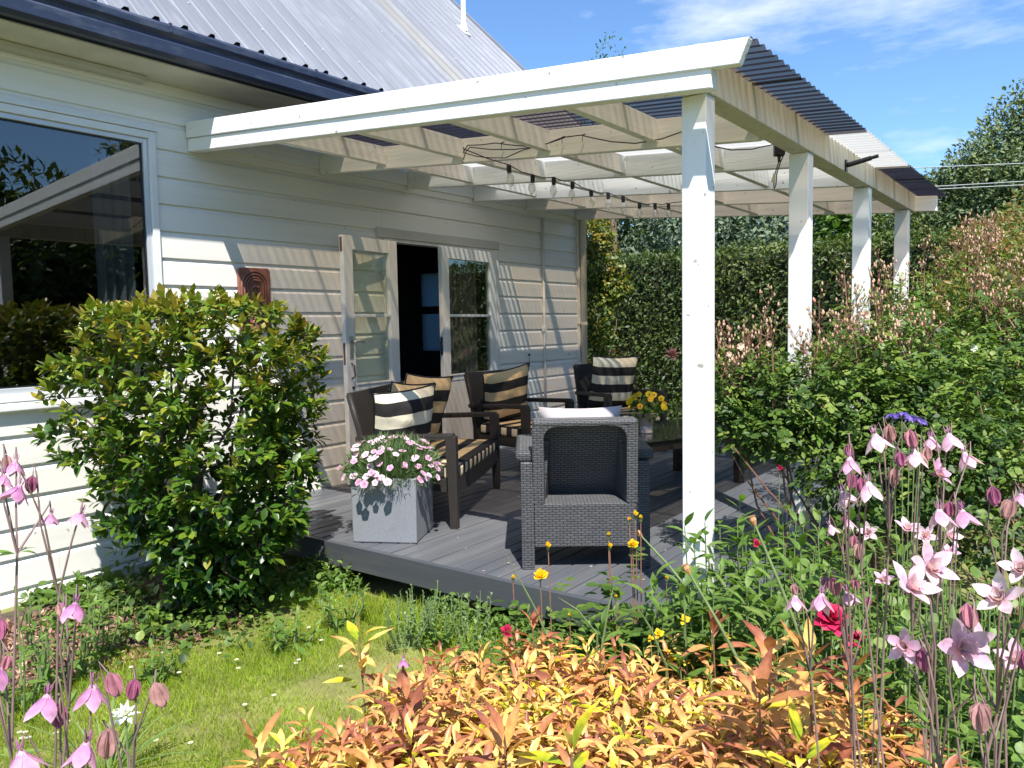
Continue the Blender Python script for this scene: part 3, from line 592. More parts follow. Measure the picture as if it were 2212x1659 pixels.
for xx in (.25, 1.2, 2.2, 3.3): m.box(xx, xx+.09, 3.0, 3.09, GZ-.1, -.13)
m.build('piles', M_['bark'], DK)

# ============================================================ VERANDA
V_ = empty('veranda', (1.75, 5.3, 0), label='white timber veranda over the grey deck with smoked corrugated roof', cat='veranda')
SL = -.078
for k, yy in enumerate((3.06, 4.48, 5.93, 7.38)):
    m = MB(); m.box(3.397, 3.503, yy, yy+.095, GZ if k == 0 and False else 0.0, 2.148); m.build('post', M_['post'], V_, bevel=.004)
m = MB(); m.box(3.402, 3.512, 2.978, 7.72, 2.15, 2.318); m.build('side_beam', M_['beamshade'], V_, bevel=.004)
def slopebar(x0, x1, y0, y1, zb0, zt0, name, mat, sl=SL):
    m = MB(); m.hexa([(x0,y0,zb0+sl*x0),(x1,y0,zb0+sl*x1),(x1,y1,zb0+sl*x1),(x0,y1,zb0+sl*x0),(x0,y0,zt0+sl*x0),(x1,y0,zt0+sl*x1),(x1,y1,zt0+sl*x1),(x0,y1,zt0+sl*x0)]); return m.build(name, mat, V_, bevel=.004)
slopebar(.03, 3.585, 2.912, 2.975, 2.397, 2.478, 'front_beam', M_['beamx'])
m = MB()
zt = lambda x: 2.583-.0835*x
zbm = lambda x: 2.482-.082*x
m.hexa([(.03,2.902,zbm(.03)),(3.695,2.902,zbm(3.672)),(3.695,2.945,zbm(3.672)),(.03,2.945,zbm(.03)),(.03,2.902,zt(.03)),(3.735,2.902,zt(3.735)),(3.735,2.945,zt(3.735)),(.03,2.945,zt(.03))]); m.build('front_fascia', M_['beamx'], V_, bevel=.004)
RY = [3.98, 4.93, 5.82, 6.68, 7.64]
for i, yy in enumerate(RY): slopebar(.047, 3.40, yy, yy+.045, (2.405, 2.415, 2.415, 2.42, 2.42)[i], 2.560, 'rafter', M_['beamx'])
slopebar(3.40, 3.68, 7.64, 7.685, 2.43, 2.56, 'rafter_end', M_['beamx'])
m = MB(); m.box(.022, .045, 2.98, 7.69, 2.44, 2.555); m.build('ledger', M_['beamy'], V_, bevel=.003)
ys = [2.977]+[v for v in RY]
for i in range(5):
    for xx in (.72, 1.41, 2.10, 2.80):
        dx = random.uniform(-.02, .02); x0 = xx+dx; a = ys[i]+(.0 if i == 0 else .047); b = ys[i+1]-.002; zb = 2.43+SL*x0; z1 = 2.556+SL*(x0+.045)
        m = MB(); m.box(x0, x0+.045, a, b, zb, z1); m.build('nogging', M_['beamy'], V_, bevel=.003)
def corr(y0, y1, mat, lift):
    n = int(round((y1-y0)/.0763*8)); m = MB(); vs = []
    for x in (.046, 1.2, 2.4, 3.73):
        for i in range(n+1):
            yy = y0+(y1-y0)*i/n; vs.append((x, yy, 2.575+SL*x+.0095*math.cos(2*PI*(yy-2.93)/.0763)+lift))
    k = n+1; fs = [(r*k+i, (r+1)*k+i, (r+1)*k+i+1, r*k+i+1) for r in range(3) for i in range(n)]
    m.add(vs, fs); return m.build('roof_sheet', mat, V_, smooth=True, auto=False)
ye = [2.948, 3.56, 4.19, 4.80, 5.43, 6.06, 6.69, 7.32, 7.78]
for i in range(8): corr(ye[i], ye[i+1]+.035, M_['clear'] if i in (3, 4) else M_['smoke'], .0012*(i % 2))
m = MB(); m.tube([(3.512, 5.24, 2.185), (3.535, 5.24, 2.19), (3.66, 5.25, 2.215)], [.012, .016, .015], 10); m.tube([(3.66, 5.25, 2.215), (3.70, 5.25, 2.222)], .011, 10); m.box(3.5125, 3.522, 5.22, 5.26, 2.15, 2.22)
tag(m.build('bracket_peg', M_['black'], None), 'black peg fitting screwed to the outer face of the white side beam', 'peg')

# string lights
SLG = empty('string_lights', (1.9, 4.6, 2.2), label='string of clear bulbs hanging on a black cable under the rafters', cat='string lights')
tx = [(1000,330,3.93),(1010,314,3.93),(1040,313,3.93),(1070,309,3.93),(1100,313,3.93),(1135,316,3.93),(1175,313,3.93),(1215,297,3.93),(1255,292,3.93),(1280,298,3.93),(1320,306,3.93),(1372,310,3.94),(1430,300,3.94),(1472,285,3.945)]
def onplane(px, py, yy):
    v = _f + _r*(px-1106)/FPX - _u*(py-829.5)/FPX; return CAM+v*((yy-CAM[1])/v[1])
m = MB(); m.tube([onplane(*q) for q in tx], .0035, 5); m.build('cable', M_['black'], SLG)
m = MB(); m.tube([onplane(*q) for q in ((1001,345,3.94),(1005,330,3.93),(1015,318,3.93),(1060,323,3.92),(1110,323,3.93),(1150,318,3.93),(1190,308,3.92),(1220,297,3.93))], .0032, 5)
m.tube([onplane(*q) for q in ((1001,318,3.93),(1003,330,3.92),(1030,338,3.91),(1060,341,3.92),(1092,341,3.92),(1130,324,3.92),(1175,312,3.93))], .0032, 5)
for px, py in ((1083, 309), (1214, 297), (1258, 292)): a = onplane(px, py, 3.93); m.tube([a, a+(0, .03, .012)], .004, 5); m.tube([a, a+(0, 0, -.035)], .0018, 4)
m.build('cable', M_['black'], SLG)
BP = [(1099.6,372),(1151,393),(1196.5,398),(1237,407),(1277,424.5),(1314,430),(1346,437),(1381.5,451),(1415,452.5),(1444,452.5)]
bz_ = [2.19, 2.19, 2.20, 2.20, 2.20, 2.21, 2.21, 2.21, 2.215, 2.22]
tops = []
for (px, py), zz in zip(BP, bz_):
    c = Vector(atz(px, py-6, zz)); tops.append(c+Vector((0, 0, .028)))
    tilt = Vector((random.uniform(-.12, .12), random.uniform(-.12, .12), -1)).normalized()
    m = MB(); m.tube([c+Vector((0,0,.03)), c+Vector((0,0,.022)), c, c+tilt*.022], [.008, .016, .0155, .014], 10); sk = m.build('socket', M_['black'], SLG, smooth=False)
    pr = [(0, .012), (.012, .016), (.028, .024), (.048, .025), (.068, .016), (.085, .005), (.09, .001)]
    q = Vector(c)+tilt*.02; m = MB(); m.tube([q+tilt*a for a, _ in pr], [b for _, b in pr], 12); m.build('bulb', M_['bulb'], sk, smooth=True)
    m = MB(); m.tube([q, q+tilt*.05], .0022, 5); m.build('filament_stem', M_['pvc'], sk)
pts = [Vector(onplane(1003, 322, 3.93)), Vector(onplane(1055, 343, 3.97)), tops[0]]
for a, b in zip(tops, tops[1:]): pts += [(a+b)/2+Vector((0, 0, -.012)), b]
pts.append(tops[-1]+Vector((.10, .35, .06)))
m = MB(); m.tube(pts, .0035, 5); m.build('cable', M_['black'], SLG)
# plug adapter hanging from the beam
AD = empty('plug_adapter', (3.27, 4.72, 2.1), label='black plug adapter dangling from the side beam beside the second post', cat='adapter')
c = Vector(at(1683, 319, 4.6))
m = MB(); m.hexa([tuple(c+Vector(_r)*a*.031+Vector(_f)*b*.02+Vector(_u)*d*.05) for d in (-1, 1) for a, b in ((-1,-1),(1,-1),(1,1),(-1,1))]); m.build('body', M_['black'], AD, bevel=.008)
m = MB(); m.tube([c-Vector(_u)*.05, c-Vector(_u)*.085], [.011, .008], 8); m.build('plug', M_['black'], AD)
m = MB(); m.tube([Vector(at(1694,305,4.6)), Vector(at(1695,330,4.6)), Vector(at(1686,350,4.6)), Vector(at(1678,375,4.6)), Vector(at(1676,400,4.6)), Vector(at(1672,408,4.6)), Vector(at(1671,385,4.6)), Vector(at(1682,350,4.6))], .0035, 5)
m.tube([Vector(at(1680,301,4.6)), Vector(at(1684, 280, 4.62))], .003, 5); m.tube([Vector(onplane(1541,316,3.97)), Vector(onplane(1580,324,4.1)), Vector(onplane(1625,322,4.4)), Vector(at(1671,312,4.6))], .0035, 5); m.build('cable', M_['black'], AD)
m = MB(); q = [at(1671,374,4.59), at(1676,377,4.59), at(1674,397,4.59), at(1666,392,4.59)]; m.hexa([tuple(p) for p in q]+[tuple(p+_f*.002) for p in q]); m.build('paper_tag', M_['tagcard'], AD)

# ============================================================ FURNITURE
def rot_z(v, a): return (v[0]*math.cos(a)-v[1]*math.sin(a), v[0]*math.sin(a)+v[1]*math.cos(a))
def bench(name, loc, rz, wd, label, cat, group=None):
    T = empty(name, loc, rz, label=label, cat=cat, group=group); h = wd/2; W_ = M_['wickdark']
    for sx in (-1, 1):
        m = MB(); x = sx*h
        m.hexa([(x-.026,.265,0),(x+.026,.265,0),(x+.026,.315,0),(x-.026,.315,0),(x-.03,.245,.57),(x+.03,.245,.57),(x+.03,.315,.57),(x-.03,.315,.57)]); m.build('front_leg', W_, T, world=False, bevel=.008, uv=True)
        m = MB(); m.tube([(x, -.27, 0), (x, -.27, .36), (x, -.31, .6), (x, -.37, .82)], .022, 8); m.build('back_leg', W_, T, world=False, smooth=True, uv=True)
        m = MB(); m.hexa([(x-.03,-.33,.53),(x+.03,-.33,.53),(x+.03,-.33,.565),(x-.03,-.33,.565),(x-.03,.30,.55),(x+.03,.30,.55),(x+.03,.30,.585),(x-.03,.30,.585)])
        m.v[-8:] = [m.v[-8], m.v[-7], m.v[-3], m.v[-4], m.v[-5], m.v[-6], m.v[-2], m.v[-1]]
        m.build('arm', W_, T, world=False, bevel=.01, uv=True)
    m = MB(); m.box(-h+.02, h-.02, -.27, .285, .22, .30); m.build('seat_frame', W_, T, world=False, bevel=.01, uv=True)
    m = MB(); m.extrude([(-h+.027, .22), (-h*.55, .20), (-h*.2, .195), (h*.2, .195), (h*.55, .20), (h-.027, .22), (h-.027, .30), (-h+.027, .30)], 'y', .286, .306); m.build('apron', W_, T, world=False, uv=True)
    m = MB(); n = 8; vs = []
    for k in range(n+1):
        z = .27+.56*k/n; y = -.265-.11*max(0, (z-.34)/.5)**1.3
        for xx in (-h, h):
            for dy in (-.014, .014): vs.append((xx, y+dy, z))
    fs = []
    for k in range(n):
        b = 4*k; fs += [(b, b+2, b+6, b+4), (b+1, b+5, b+7, b+3), (b, b+4, b+5, b+1), (b+2, b+3, b+7, b+6)]
    fs += [(0, 1, 3, 2), (4*n, 4*n+2, 4*n+3, 4*n+1)]
    m.add(vs, fs); m.build('backrest', W_, T, world=False, uv=True)
    return T
def pillow(loc, rot, w, h, t, mat, label, pipe=True, group=None, cat='cushion'):
    n = 14; m = MB(); idx = {}
    vs = []; fs = []
    for s_ in (1, -1):
        for i in range(n+1):
            for j in range(n+1):
                u = -1+2*i/n; v = -1+2*j/n
                X = u*w/2*(1-.075*(1-v*v)); Z = v*h/2*(1-.075*(1-u*u)); e = ((1-u**4)*(1-v**4))
                Y = s_*t/2*max(0, e)**.55+.006*math.sin(7*u+3*v)*max(0, e)+.004*math.sin(13*v-5*u)*max(0, e)
                idx[s_, i, j] = len(vs); vs.append((X, Y, Z))
        for i in range(n):
            for j in range(n): fs.append((idx[s_,i,j], idx[s_,i+1,j], idx[s_,i+1,j+1], idx[s_,i,j+1]))
    m.add(vs, fs); o = m.build('cushion', mat, None, world=False, smooth=True)
    o.location = loc; o.rotation_euler = rot; tag(o, label, cat, group)
    if pipe:
        pts = [(u*w/2*(1-.075*(1-v*v))*1.0, 0, v*h/2*(1-.075*(1-u*u))) for u, v in [(-1+2*i/10, 1) for i in range(11)]+[(1, 1-2*i/10) for i in range(1, 11)]+[(1-2*i/10, -1) for i in range(1, 11)]+[(-1, -1+2*i/10) for i in range(1, 11)]]
        m = MB(); m.tube(pts, .006, 6); m.build('piping', M_['black'], o, world=False, smooth=True)
    return o
def seatcush(loc, rz, w, d, label):
    T = MB(); T.cur = 0
    x, y = w/2, d/2; t = .085; vs = [(-x,-y,0),(x,-y,0),(x,y,0),(-x,y,0),(-x,-y,t),(x,-y,t),(x,y,t),(-x,y,t)]
    b = len(T.v); T.v += vs; T.t += [.5]*8
    for f, mm in (((0,3,2,1),0),((4,5,6,7),0),((0,1,5,4),1),((2,3,7,6),1),((1,2,6,5),2),((3,0,4,7),2)): T.f.append(f); T.m.append(mm)
    o = T.build('seat_cushion', [M_['str_y'], M_['str_x'], M_['str_y2']], None, world=False)
    bv = o.modifiers.new('b', 'BEVEL'); bv.width = .022; bv.segments = 4
    for p in o.data.polygons: p.use_smooth = True
    o.location = loc; o.rotation_euler = (R(-2), 0, rz); tag(o, label, 'cushion')
    pts = [(-x, y-.004, t-.008), (x, y-.004, t-.008)]
    m = MB(); m.tube([(-x+.02, y-.006, t-.004), (x-.02, y-.006, t-.004), (x-.004, y-.02, t-.004), (x-.004, -y+.02, t-.004)], .005, 6); m.build('piping', M_['black'], o, world=False, smooth=True)
    return o
M_['str_y2'] = stripes('tan_black_stripe_side', 'Y', .115, .3, light=(.68, .56, .38))
rz = math.atan2(-.905, .427)
LS = Vector((1.175, 3.96, 0))
bench('wicker_loveseat', LS, rz, 1.19, 'dark wicker two seat sofa beside the grey square planter', 'sofa')
def loc_(base, a, x, y, z): r = rot_z((x, y), a); return (base[0]+r[0], base[1]+r[1], z)
seatcush(loc_(LS, rz, 0, .025, .302), rz, 1.12, .56, 'long striped seat cushion on the two seat wicker sofa')
pillow(loc_(LS, rz, .35, -.11, .62), (R(-15), R(4), rz-.62), .48, .46, .16, M_['str_z2'], 'cream and black striped cushion in sunlight, nearest the planter')
pillow(loc_(LS, rz, .10, -.18, .64), (R(-17), R(-5), rz-.35), .46, .46, .15, M_['str_z'], 'tan and black striped cushion, middle one of three on the sofa')
pillow(loc_(LS, rz, -.16, -.15, .655), (R(-17), R(-6), rz-.40), .50, .50, .16, M_['str_z'], 'tan and black striped cushion, farthest of three on the sofa')
MC = Vector((.83, 5.46, 0)); rm = R(-93)
bench('wicker_armchair', MC, rm, .62, 'dark wicker armchair in the middle, in front of the glazed doors', 'armchair')
seatcush(loc_(MC, rm, 0, .025, .302), rm, .56, .56, 'striped seat cushion on the middle wicker armchair')
pillow(loc_(MC, rm, .03, -.16, .625), (R(-15), R(8), rm-.25), .50, .50, .16, M_['str_z'], 'tan and black striped cushion on the middle wicker armchair')
rr_ = math.atan2(-.85, .5-1.0+.0); rr_ = R(-120.5)
RCc = Vector((1.10, 6.72, 0))
bench('wicker_armchair', RCc, rr_, .60, 'dark wicker armchair at the far end beside the downpipe', 'armchair')
seatcush(loc_(RCc, rr_, 0, .025, .302), rr_, .55, .56, 'striped seat cushion on the far wicker armchair')
pillow(loc_(RCc, rr_, 0, -.15, .65), (R(-13), R(-2), rr_), .52, .54, .15, M_['str_z2'], 'cream and black striped cushion on the far wicker armchair')
# foreground woven armchair seen from behind
AC = empty('woven_armchair', (2.77, 3.30, 0), R(35.5), label='grey woven plastic armchair seen from behind at the front of the deck', cat='armchair')
W_ = M_['wick']
for sx in (-1, 1):
    for y0 in (0, .545):
        m = MB(); m.box(min(sx*.322, sx*.258), max(sx*.322, sx*.258), y0, y0+.06, 0, .135); m.build('leg', W_, AC, world=False, uv=True, bevel=.004)
    m = MB(); m.box(min(sx*.322, sx*.258), max(sx*.322, sx*.258), 0, .605, .1355, .545); m.build('side_panel', W_, AC, world=False, uv=True, bevel=.006)
    m = MB(); m.box(min(sx*.348, sx*.245), max(sx*.348, sx*.245), .02, .65, .546, .602); m.build('arm_rest', W_, AC, world=False, uv=True, bevel=.018)
    m = MB(); x0, x1 = sx*.262, sx*.205
    m.hexa([(x0,0.0,.335),(x1,0.0,.335),(x1*.97,.10,.335),(x0,.10,.335),(x0,-.035,.74),(x1,-.035,.74),(x1*.97,.065,.74),(x0,.065,.74)]); m.build('back_post', W_, AC, world=False, uv=True, bevel=.006)
    m = MB(); m.add([(sx*.2,.098,.335),(sx*.17,.27,.335),(sx*.17,.06,.735),(sx*.2,.06,.735)], [(0,1,2,3)]); m.build('back_return', W_, AC, world=False, uv=True, auto=False)
m = MB(); m.box(-.257, .257, .004, .60, .116, .334); m.build('base', W_, AC, world=False, uv=True, bevel=.005)
m = MB(); m.box(-.262, .262, -.04, .075, .728, .762); m.build('top_rail', W_, AC, world=False, uv=True, bevel=.014)
m = MB()
for sx in (-1, 1):
    for k in range(5):
        a = PI/2*k/5; b = PI/2*(k+1)/5; r0 = .06
        p = lambda t_: (sx*(.205-r0+r0*math.sin(t_)), .729-r0+r0*math.cos(t_))
        (xa, za), (xb, zb) = p(a), p(b); vs = [(xa, -.034, za), (xb, -.034, zb), (sx*.206, -.034, .7285)]
        m.add(vs+[(q[0], .06, q[2]) for q in vs], [(0,1,2), (5,4,3), (0,3,4,1), (1,4,5,2), (2,5,3,0)])
m.build('corner_web', W_, AC, world=False, uv=True)
m = MB(); m.hexa([(-.2,.27,.335),(.2,.27,.335),(.2,.30,.335),(-.2,.30,.335),(-.2,.045,.73),(.2,.045,.73),(.2,.075,.73),(-.2,.075,.73)]); m.build('backrest_panel', W_, AC, world=False, uv=True)
m = MB(); m.box(-.25, .25, .32, .62, .3345, .42); m.build('seat_pad', M_['pink'], AC, world=False, bevel=.03)
pillow(loc_(AC.location, AC.rotation_euler[2], -.01, .245, .622), (R(27), 0, R(35.5)), .43, .42, .13, M_['pink'], 'pale pink quilted cushion showing above the back of the grey woven armchair', pipe=False)
# low table
TB = empty('low_table', (2.15, 5.35, 0), 0, label='low dark table with a glossy top carrying the yellow flower pot', cat='table')
e1 = Vector((.34, .94, 0)).normalized(); e2 = Vector((-e1.y, e1.x, 0)); A0 = Vector((2.27, 4.66, 0))
def tbx(a0, a1, b0, b1, z0, z1, nm, mt, bev=.005):
    m = MB(); q = [A0+e1*a+e2*b for a, b in ((a0,b0),(a1,b0),(a1,b1),(a0,b1))]
    m.hexa([(p.x,p.y,z0) for p in q]+[(p.x,p.y,z1) for p in q]); return m.build(nm, mt, TB, bevel=bev, uv=True)
tbx(-.02, 1.22, -.02, .72, .405, .42, 'table_top', M_['tabletop'], .003); tbx(0.0, 1.2, 0, .7, .33, .404, 'apron', M_['wickdark'])
for a in (.0, 1.14):
    for b in (.0, .64): tbx(a, a+.06, b, b+.06, 0, .329, 'leg', M_['wickdark'])
ST = empty('wicker_stool', (2.45, 6.95, 0), R(20), label='dark wicker stool at the far right of the deck behind the rose bush', cat='stool')
for sx in (-.2, .2):
    for sy in (-.2, .2): m = MB(); m.box(sx-.03, sx+.03, sy-.03, sy+.03, 0, .30); m.build('leg', W_, ST, world=False, uv=True)
m = MB(); m.box(-.24, .24, -.24, .24, .30, .40); m.build('seat', W_, ST, world=False, uv=True, bevel=.02)
#PART3
# ============================================================ PLANTS
LF = {'oval': [leaf_tpl(.55, .10, .10), leaf_tpl(.50, .16, .28), leaf_tpl(.58, .06, -.05)],
      'broad': [leaf_tpl(.33, .20, .25, 4, [.6, .95, .95, .55]), leaf_tpl(.31, .26, .55, 4, [.6, .95, .95, .55]), leaf_tpl(.35, .16, .9, 4, [.6, .95, .95, .55]), leaf_tpl(.30, .30, 1.2, 4, [.6, .95, .95, .55]), leaf_tpl(.28, .34, .1, 4, [.6, .95, .95, .55])],
      'lance': [leaf_tpl(.30, .14, .12, 3, [.8, 1, .6]), leaf_tpl(.29, .18, .38, 3, [.8, 1, .6]), leaf_tpl(.33, .10, .62, 3, [.7, 1, .65]), leaf_tpl(.33, .12, .9, 4, [.7, 1, .9, .55])],
      'round': [leaf_tpl(.85, .08, .12, 3, [.8, 1, .8]), leaf_tpl(.8, .14, .2, 3, [.8, 1, .8])],
      'strap': [leaf_tpl(.045, .25, .35, 6, [1, 1.1, 1.1, 1, .85, .6]), leaf_tpl(.04, .25, .8, 6, [1, 1.1, 1.1, 1, .85, .6]), leaf_tpl(.045, .25, .1, 6, [1, 1.1, 1.1, 1, .85, .6])],
      'dia': [diamond_tpl(.5), diamond_tpl(.38, .25)], 'needle': [diamond_tpl(.09, .3)], 'blade': [diamond_tpl(.055, .3), leaf_tpl(.05, .2, .35, 1, [1])]}
def snoise(p, s, seed=0):
    r_ = np.random.default_rng(seed); v = np.zeros(len(p))
    for k in range(7):
        d = r_.normal(size=3)*s*(.6+.35*k); v += np.sin(p@d+r_.uniform(0, 6.28))/(1+.35*k)
    return v/3.2
def unit(n): return nz(RNG.normal(size=(n, 3)))
def shell(n, c, rad, ex=2.0, thick=.35, seed=0, ns=4, gap=-.9, bump=.18, squash=None):
    """points in the outer shell of a superellipsoid with clumps and gaps; returns points and outward normals"""
    d = unit(int(n*2.2)); k = (np.abs(d)**ex).sum(1)**(1/ex); s = d/k[:, None]
    q = snoise(s*np.array(rad), ns, seed); f = 1+bump*q-thick*RNG.uniform(0, 1, len(s))**1.6
    keep = q+RNG.uniform(-.5, .5, len(s)) > gap
    p = s*f[:, None]*np.array(rad); nn = nz(s/np.array(rad))
    if squash is not None: p = squash(p)
    p = p[keep][:n]; nn = nn[keep][:n]
    return p+np.array(c), nn
def leafM(p, n, size, up=.5, outw=.6, droop=.2, sv=.3):
    k = len(p); d = unit(k)+n*outw; d[:, 2] -= droop; nr = n+np.array([0, 0, up])+unit(k)*.55
    return frames(p, d, nr, size*(1+sv*RNG.uniform(-1, 1, k)))
def stem_tree(m, base, tips, r0, r1=.003, bends=3, n=5, wob=.04):
    for t in tips:
        t = Vector(t); b = Vector(base); pts = [b]
        for k in range(1, bends): a = k/bends; pts.append(b.lerp(t, a)+Vector((random.uniform(-wob, wob), random.uniform(-wob, wob), 0)))
        pts.append(t); m.tube(pts, [r0+(r1-r0)*k/bends for k in range(bends+1)], n, cap=False)

# camellia against the wall
cc = np.array([.90, 2.32, .64]); lat = np.array([.80, .60, 0]); dep = np.array([-.60, .80, 0])
CM = empty('camellia_shrub', (.92, 2.30, GZ), label='glossy green camellia shrub with a flat clipped top standing in front of the wall', cat='shrub')
def camshape(p):
    a, b, z = p[:, 0].copy(), p[:, 1], p[:, 2]; tz = np.clip((z+.83)/.95, 0, 1)**.8
    a = np.where(a < 0, a*(.40+.60*tz), a*(.62+.38*tz)); a += .09*(1-tz)+.02
    return np.outer(a, lat)+np.outer(b, dep)+np.outer(z, [0, 0, 1])
sp, sn = shell(1120, cc, (.655, .43, .81), 3.4, .50, 3, 4.5, -.72, .11, camshape)
sn = np.outer(sn[:, 0], lat)+np.outer(sn[:, 1], dep)+np.outer(sn[:, 2], [0, 0, 1])
sp[:, 2] = np.minimum(sp[:, 2], 1.36+RNG.uniform(-.05, .03, len(sp)))
MxL = []; TTL = []
for c_, n_ in zip(sp, sn):
    k = random.randint(9, 15); ax = nz((n_*.75+np.array([0, 0, .22])+unit(1)[0]*.5)[None])[0]; e1_ = nz(np.cross(ax, [.3, .2, 1])[None])[0]; e2_ = np.cross(ax, e1_)
    t_ = np.linspace(0, 1, k); an = np.arange(k)*2.4+random.random()*6; sp_ = .25+1.0*(1-t_); d = ax[None]*(.15+.75*t_)[:, None]+(np.cos(an)*sp_)[:, None]*e1_+(np.sin(an)*sp_)[:, None]*e2_
    d = nz(d); nr = np.array([[0, 0, 1.05]])+ax[None]*.5-d*.35+unit(k)*.28; L_ = .075
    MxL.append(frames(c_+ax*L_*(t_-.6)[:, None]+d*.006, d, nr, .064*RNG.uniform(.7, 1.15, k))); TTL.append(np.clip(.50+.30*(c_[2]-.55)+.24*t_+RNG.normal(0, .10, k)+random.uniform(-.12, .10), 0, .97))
Mx = np.concatenate(MxL); tt = np.concatenate(TTL); p = Mx[:, :3, 3]
p2 = sp[:30]; Mx2 = Mx[:1]
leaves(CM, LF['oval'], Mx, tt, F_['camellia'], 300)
m = MB(); b0 = (.92, 2.30, GZ-.03); m.tube([b0, (.93, 2.30, .1), (.91, 2.32, .45), (.93, 2.31, .8)], [.03, .026, .022, .015], 8); m.build('trunk', M_['bark'], CM, smooth=True)
m = MB(); stem_tree(m, (.92, 2.31, .15), [tuple(q) for q in p[RNG.integers(0, len(p), 26)]], .011, .003, 4, 5, .06); m.build('branch', M_['bark'], CM, smooth=True, kind='stuff')

# clipped hedge, and trees beyond it
def boxleaves(n, x0, x1, y0, y1, z0, z1, seed, jag=.10):
    A = [(y1-y0)*(z1-z0), (x1-x0)*(z1-z0)*1.4, (x1-x0)*(y1-y0)]; w_ = np.array(A)/sum(A); f = RNG.choice(3, n, p=w_)
    p = np.stack([RNG.uniform(x0, x1, n), RNG.uniform(y0, y1, n), RNG.uniform(z0, z1, n)], 1); nn = np.zeros((n, 3))
    q = snoise(p, 2.6, seed); dpt = RNG.uniform(0, 1, n)**1.5*.16-jag*q
    s0 = f == 0; p[s0, 0] = x1-dpt[s0]; nn[s0, 0] = 1
    s1 = f == 1; p[s1, 1] = y0+dpt[s1]; nn[s1, 1] = -1
    s2 = f == 2; p[s2, 2] = z1-dpt[s2]; nn[s2, 2] = 1
    return p, nn
HG = empty('clipped_hedge', (.5, 10.9, GZ), label='tall dark clipped hedge closing the garden behind the deck', cat='hedge')
p, nn = boxleaves(30000, -3.2, 3.9, 10.45, 11.5, GZ, 2.25, 4)
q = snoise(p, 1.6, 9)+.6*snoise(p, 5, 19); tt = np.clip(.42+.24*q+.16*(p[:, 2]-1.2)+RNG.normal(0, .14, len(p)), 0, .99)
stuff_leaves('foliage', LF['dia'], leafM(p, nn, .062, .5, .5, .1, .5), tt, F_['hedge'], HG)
m = MB(); m.box(-3.1, 3.75, 10.65, 11.4, GZ, 2.12); m.build('twig_core', simple('hedge_twigs', (.03, .035, .012), .95, var=.5, nscale=12, bump=1, bscale=12), HG)
def tree(name, x, y, rx, ry, z0, z1, n, size, mat, label, cat, seed, tint0=.45, tpl='dia', blobs=7, group=None, zt=GZ, trunk=.12, core=True):
    T = empty(name, (x, y, zt), label=label, cat=cat, group=group); rg = np.random.default_rng(seed); P_ = []; NN = []; TT = []
    zc = (z0+z1)/2; rz_ = (z1-z0)/2
    cs = []
    for k in range(blobs):
        d = rg.normal(size=3); d /= np.linalg.norm(d); f = rg.uniform(.35, .72); c = np.array([x+d[0]*rx*f, y+d[1]*ry*f, zc+d[2]*rz_*f]); r_ = rg.uniform(.38, .6)
        cs.append((c, r_))
    cs.append((np.array([x, y, zc]), .72)); cs.append((np.array([x, y, z1-rz_*.4]), .40))
    for k, (c, r_) in enumerate(cs):
        a, b = shell(n//len(cs), c, (rx*r_, ry*r_, rz_*r_), 2, .38, seed+k, 5/max(rx, .5), -.4, .24); P_.append(a); NN.append(b)
    p = np.concatenate(P_); nn = np.concatenate(NN); q = snoise(p, 2.2/max(rx, .4), seed)
    tt = np.clip(tint0+.2*q+.12*(p[:, 2]-zc)/max(rz_, .1)+rg.normal(0, .15, len(p)), 0, .99)
    stuff_leaves('crown', LF[tpl], leafM(p, nn, size, .5, .7, .1), tt, mat, T)
    m = MB(); top = (x, y, zc)
    m.tube([(x, y, zt-.05), (x+.05*rx, y, (zt+zc)/2), top], [trunk, trunk*.8, trunk*.45], 8); m.build('trunk', M_['bark'], T, smooth=True)
    m = MB(); stem_tree(m, (x, y, max(zt, z0+.15*(z1-z0))), [tuple(c) for c, _ in cs[:-2]], trunk*.4, trunk*.12, 3, 5, .1*rx); m.build('limb', M_['bark'], T, smooth=True, kind='stuff')
    return T
tree('silver_leaved_tree', -3.3, 14.2, 1.7, 1.3, .8, 4.7, 15000, .12, F_['greytree'], 'grey green bushy tree behind the hedge beside the house corner', 'tree', 21, .40)
tree('silver_leaved_tree', -1.3, 14.4, 1.7, 1.3, .9, 4.6, 15000, .12, F_['greytree'], 'grey green bushy tree behind the middle of the hedge', 'tree', 22, .5)
tree('silver_leaved_tree', 0.35, 14.3, 1.4, 1.2, .8, 4.4, 15000, .12, F_['greytree'], 'grey green bushy tree behind the hedge just right of the front post', 'tree', 23, .55)
tree('bright_green_tree', 1.55, 13.2, .75, .9, .8, 3.9, 9000, .10, F_['lime'], 'bright green tree behind the hedge between the second and third posts', 'tree', 24, .5)
tree('dark_leaved_tree', 2.45, 12.6, .75, .9, .5, 3.2, 6000, .08, F_['hedge'], 'dark glossy small tree behind the hedge near the last post', 'tree', 25, .5, 'dia')
T = tree('slender_tree', -2.5, 13.0, .8, .65, 3.2, 6.5, 1700, .075, F_['lime'], 'slender open tree whose wispy tip rises above the veranda roof', 'tree', 26, .35, 'dia', 8)
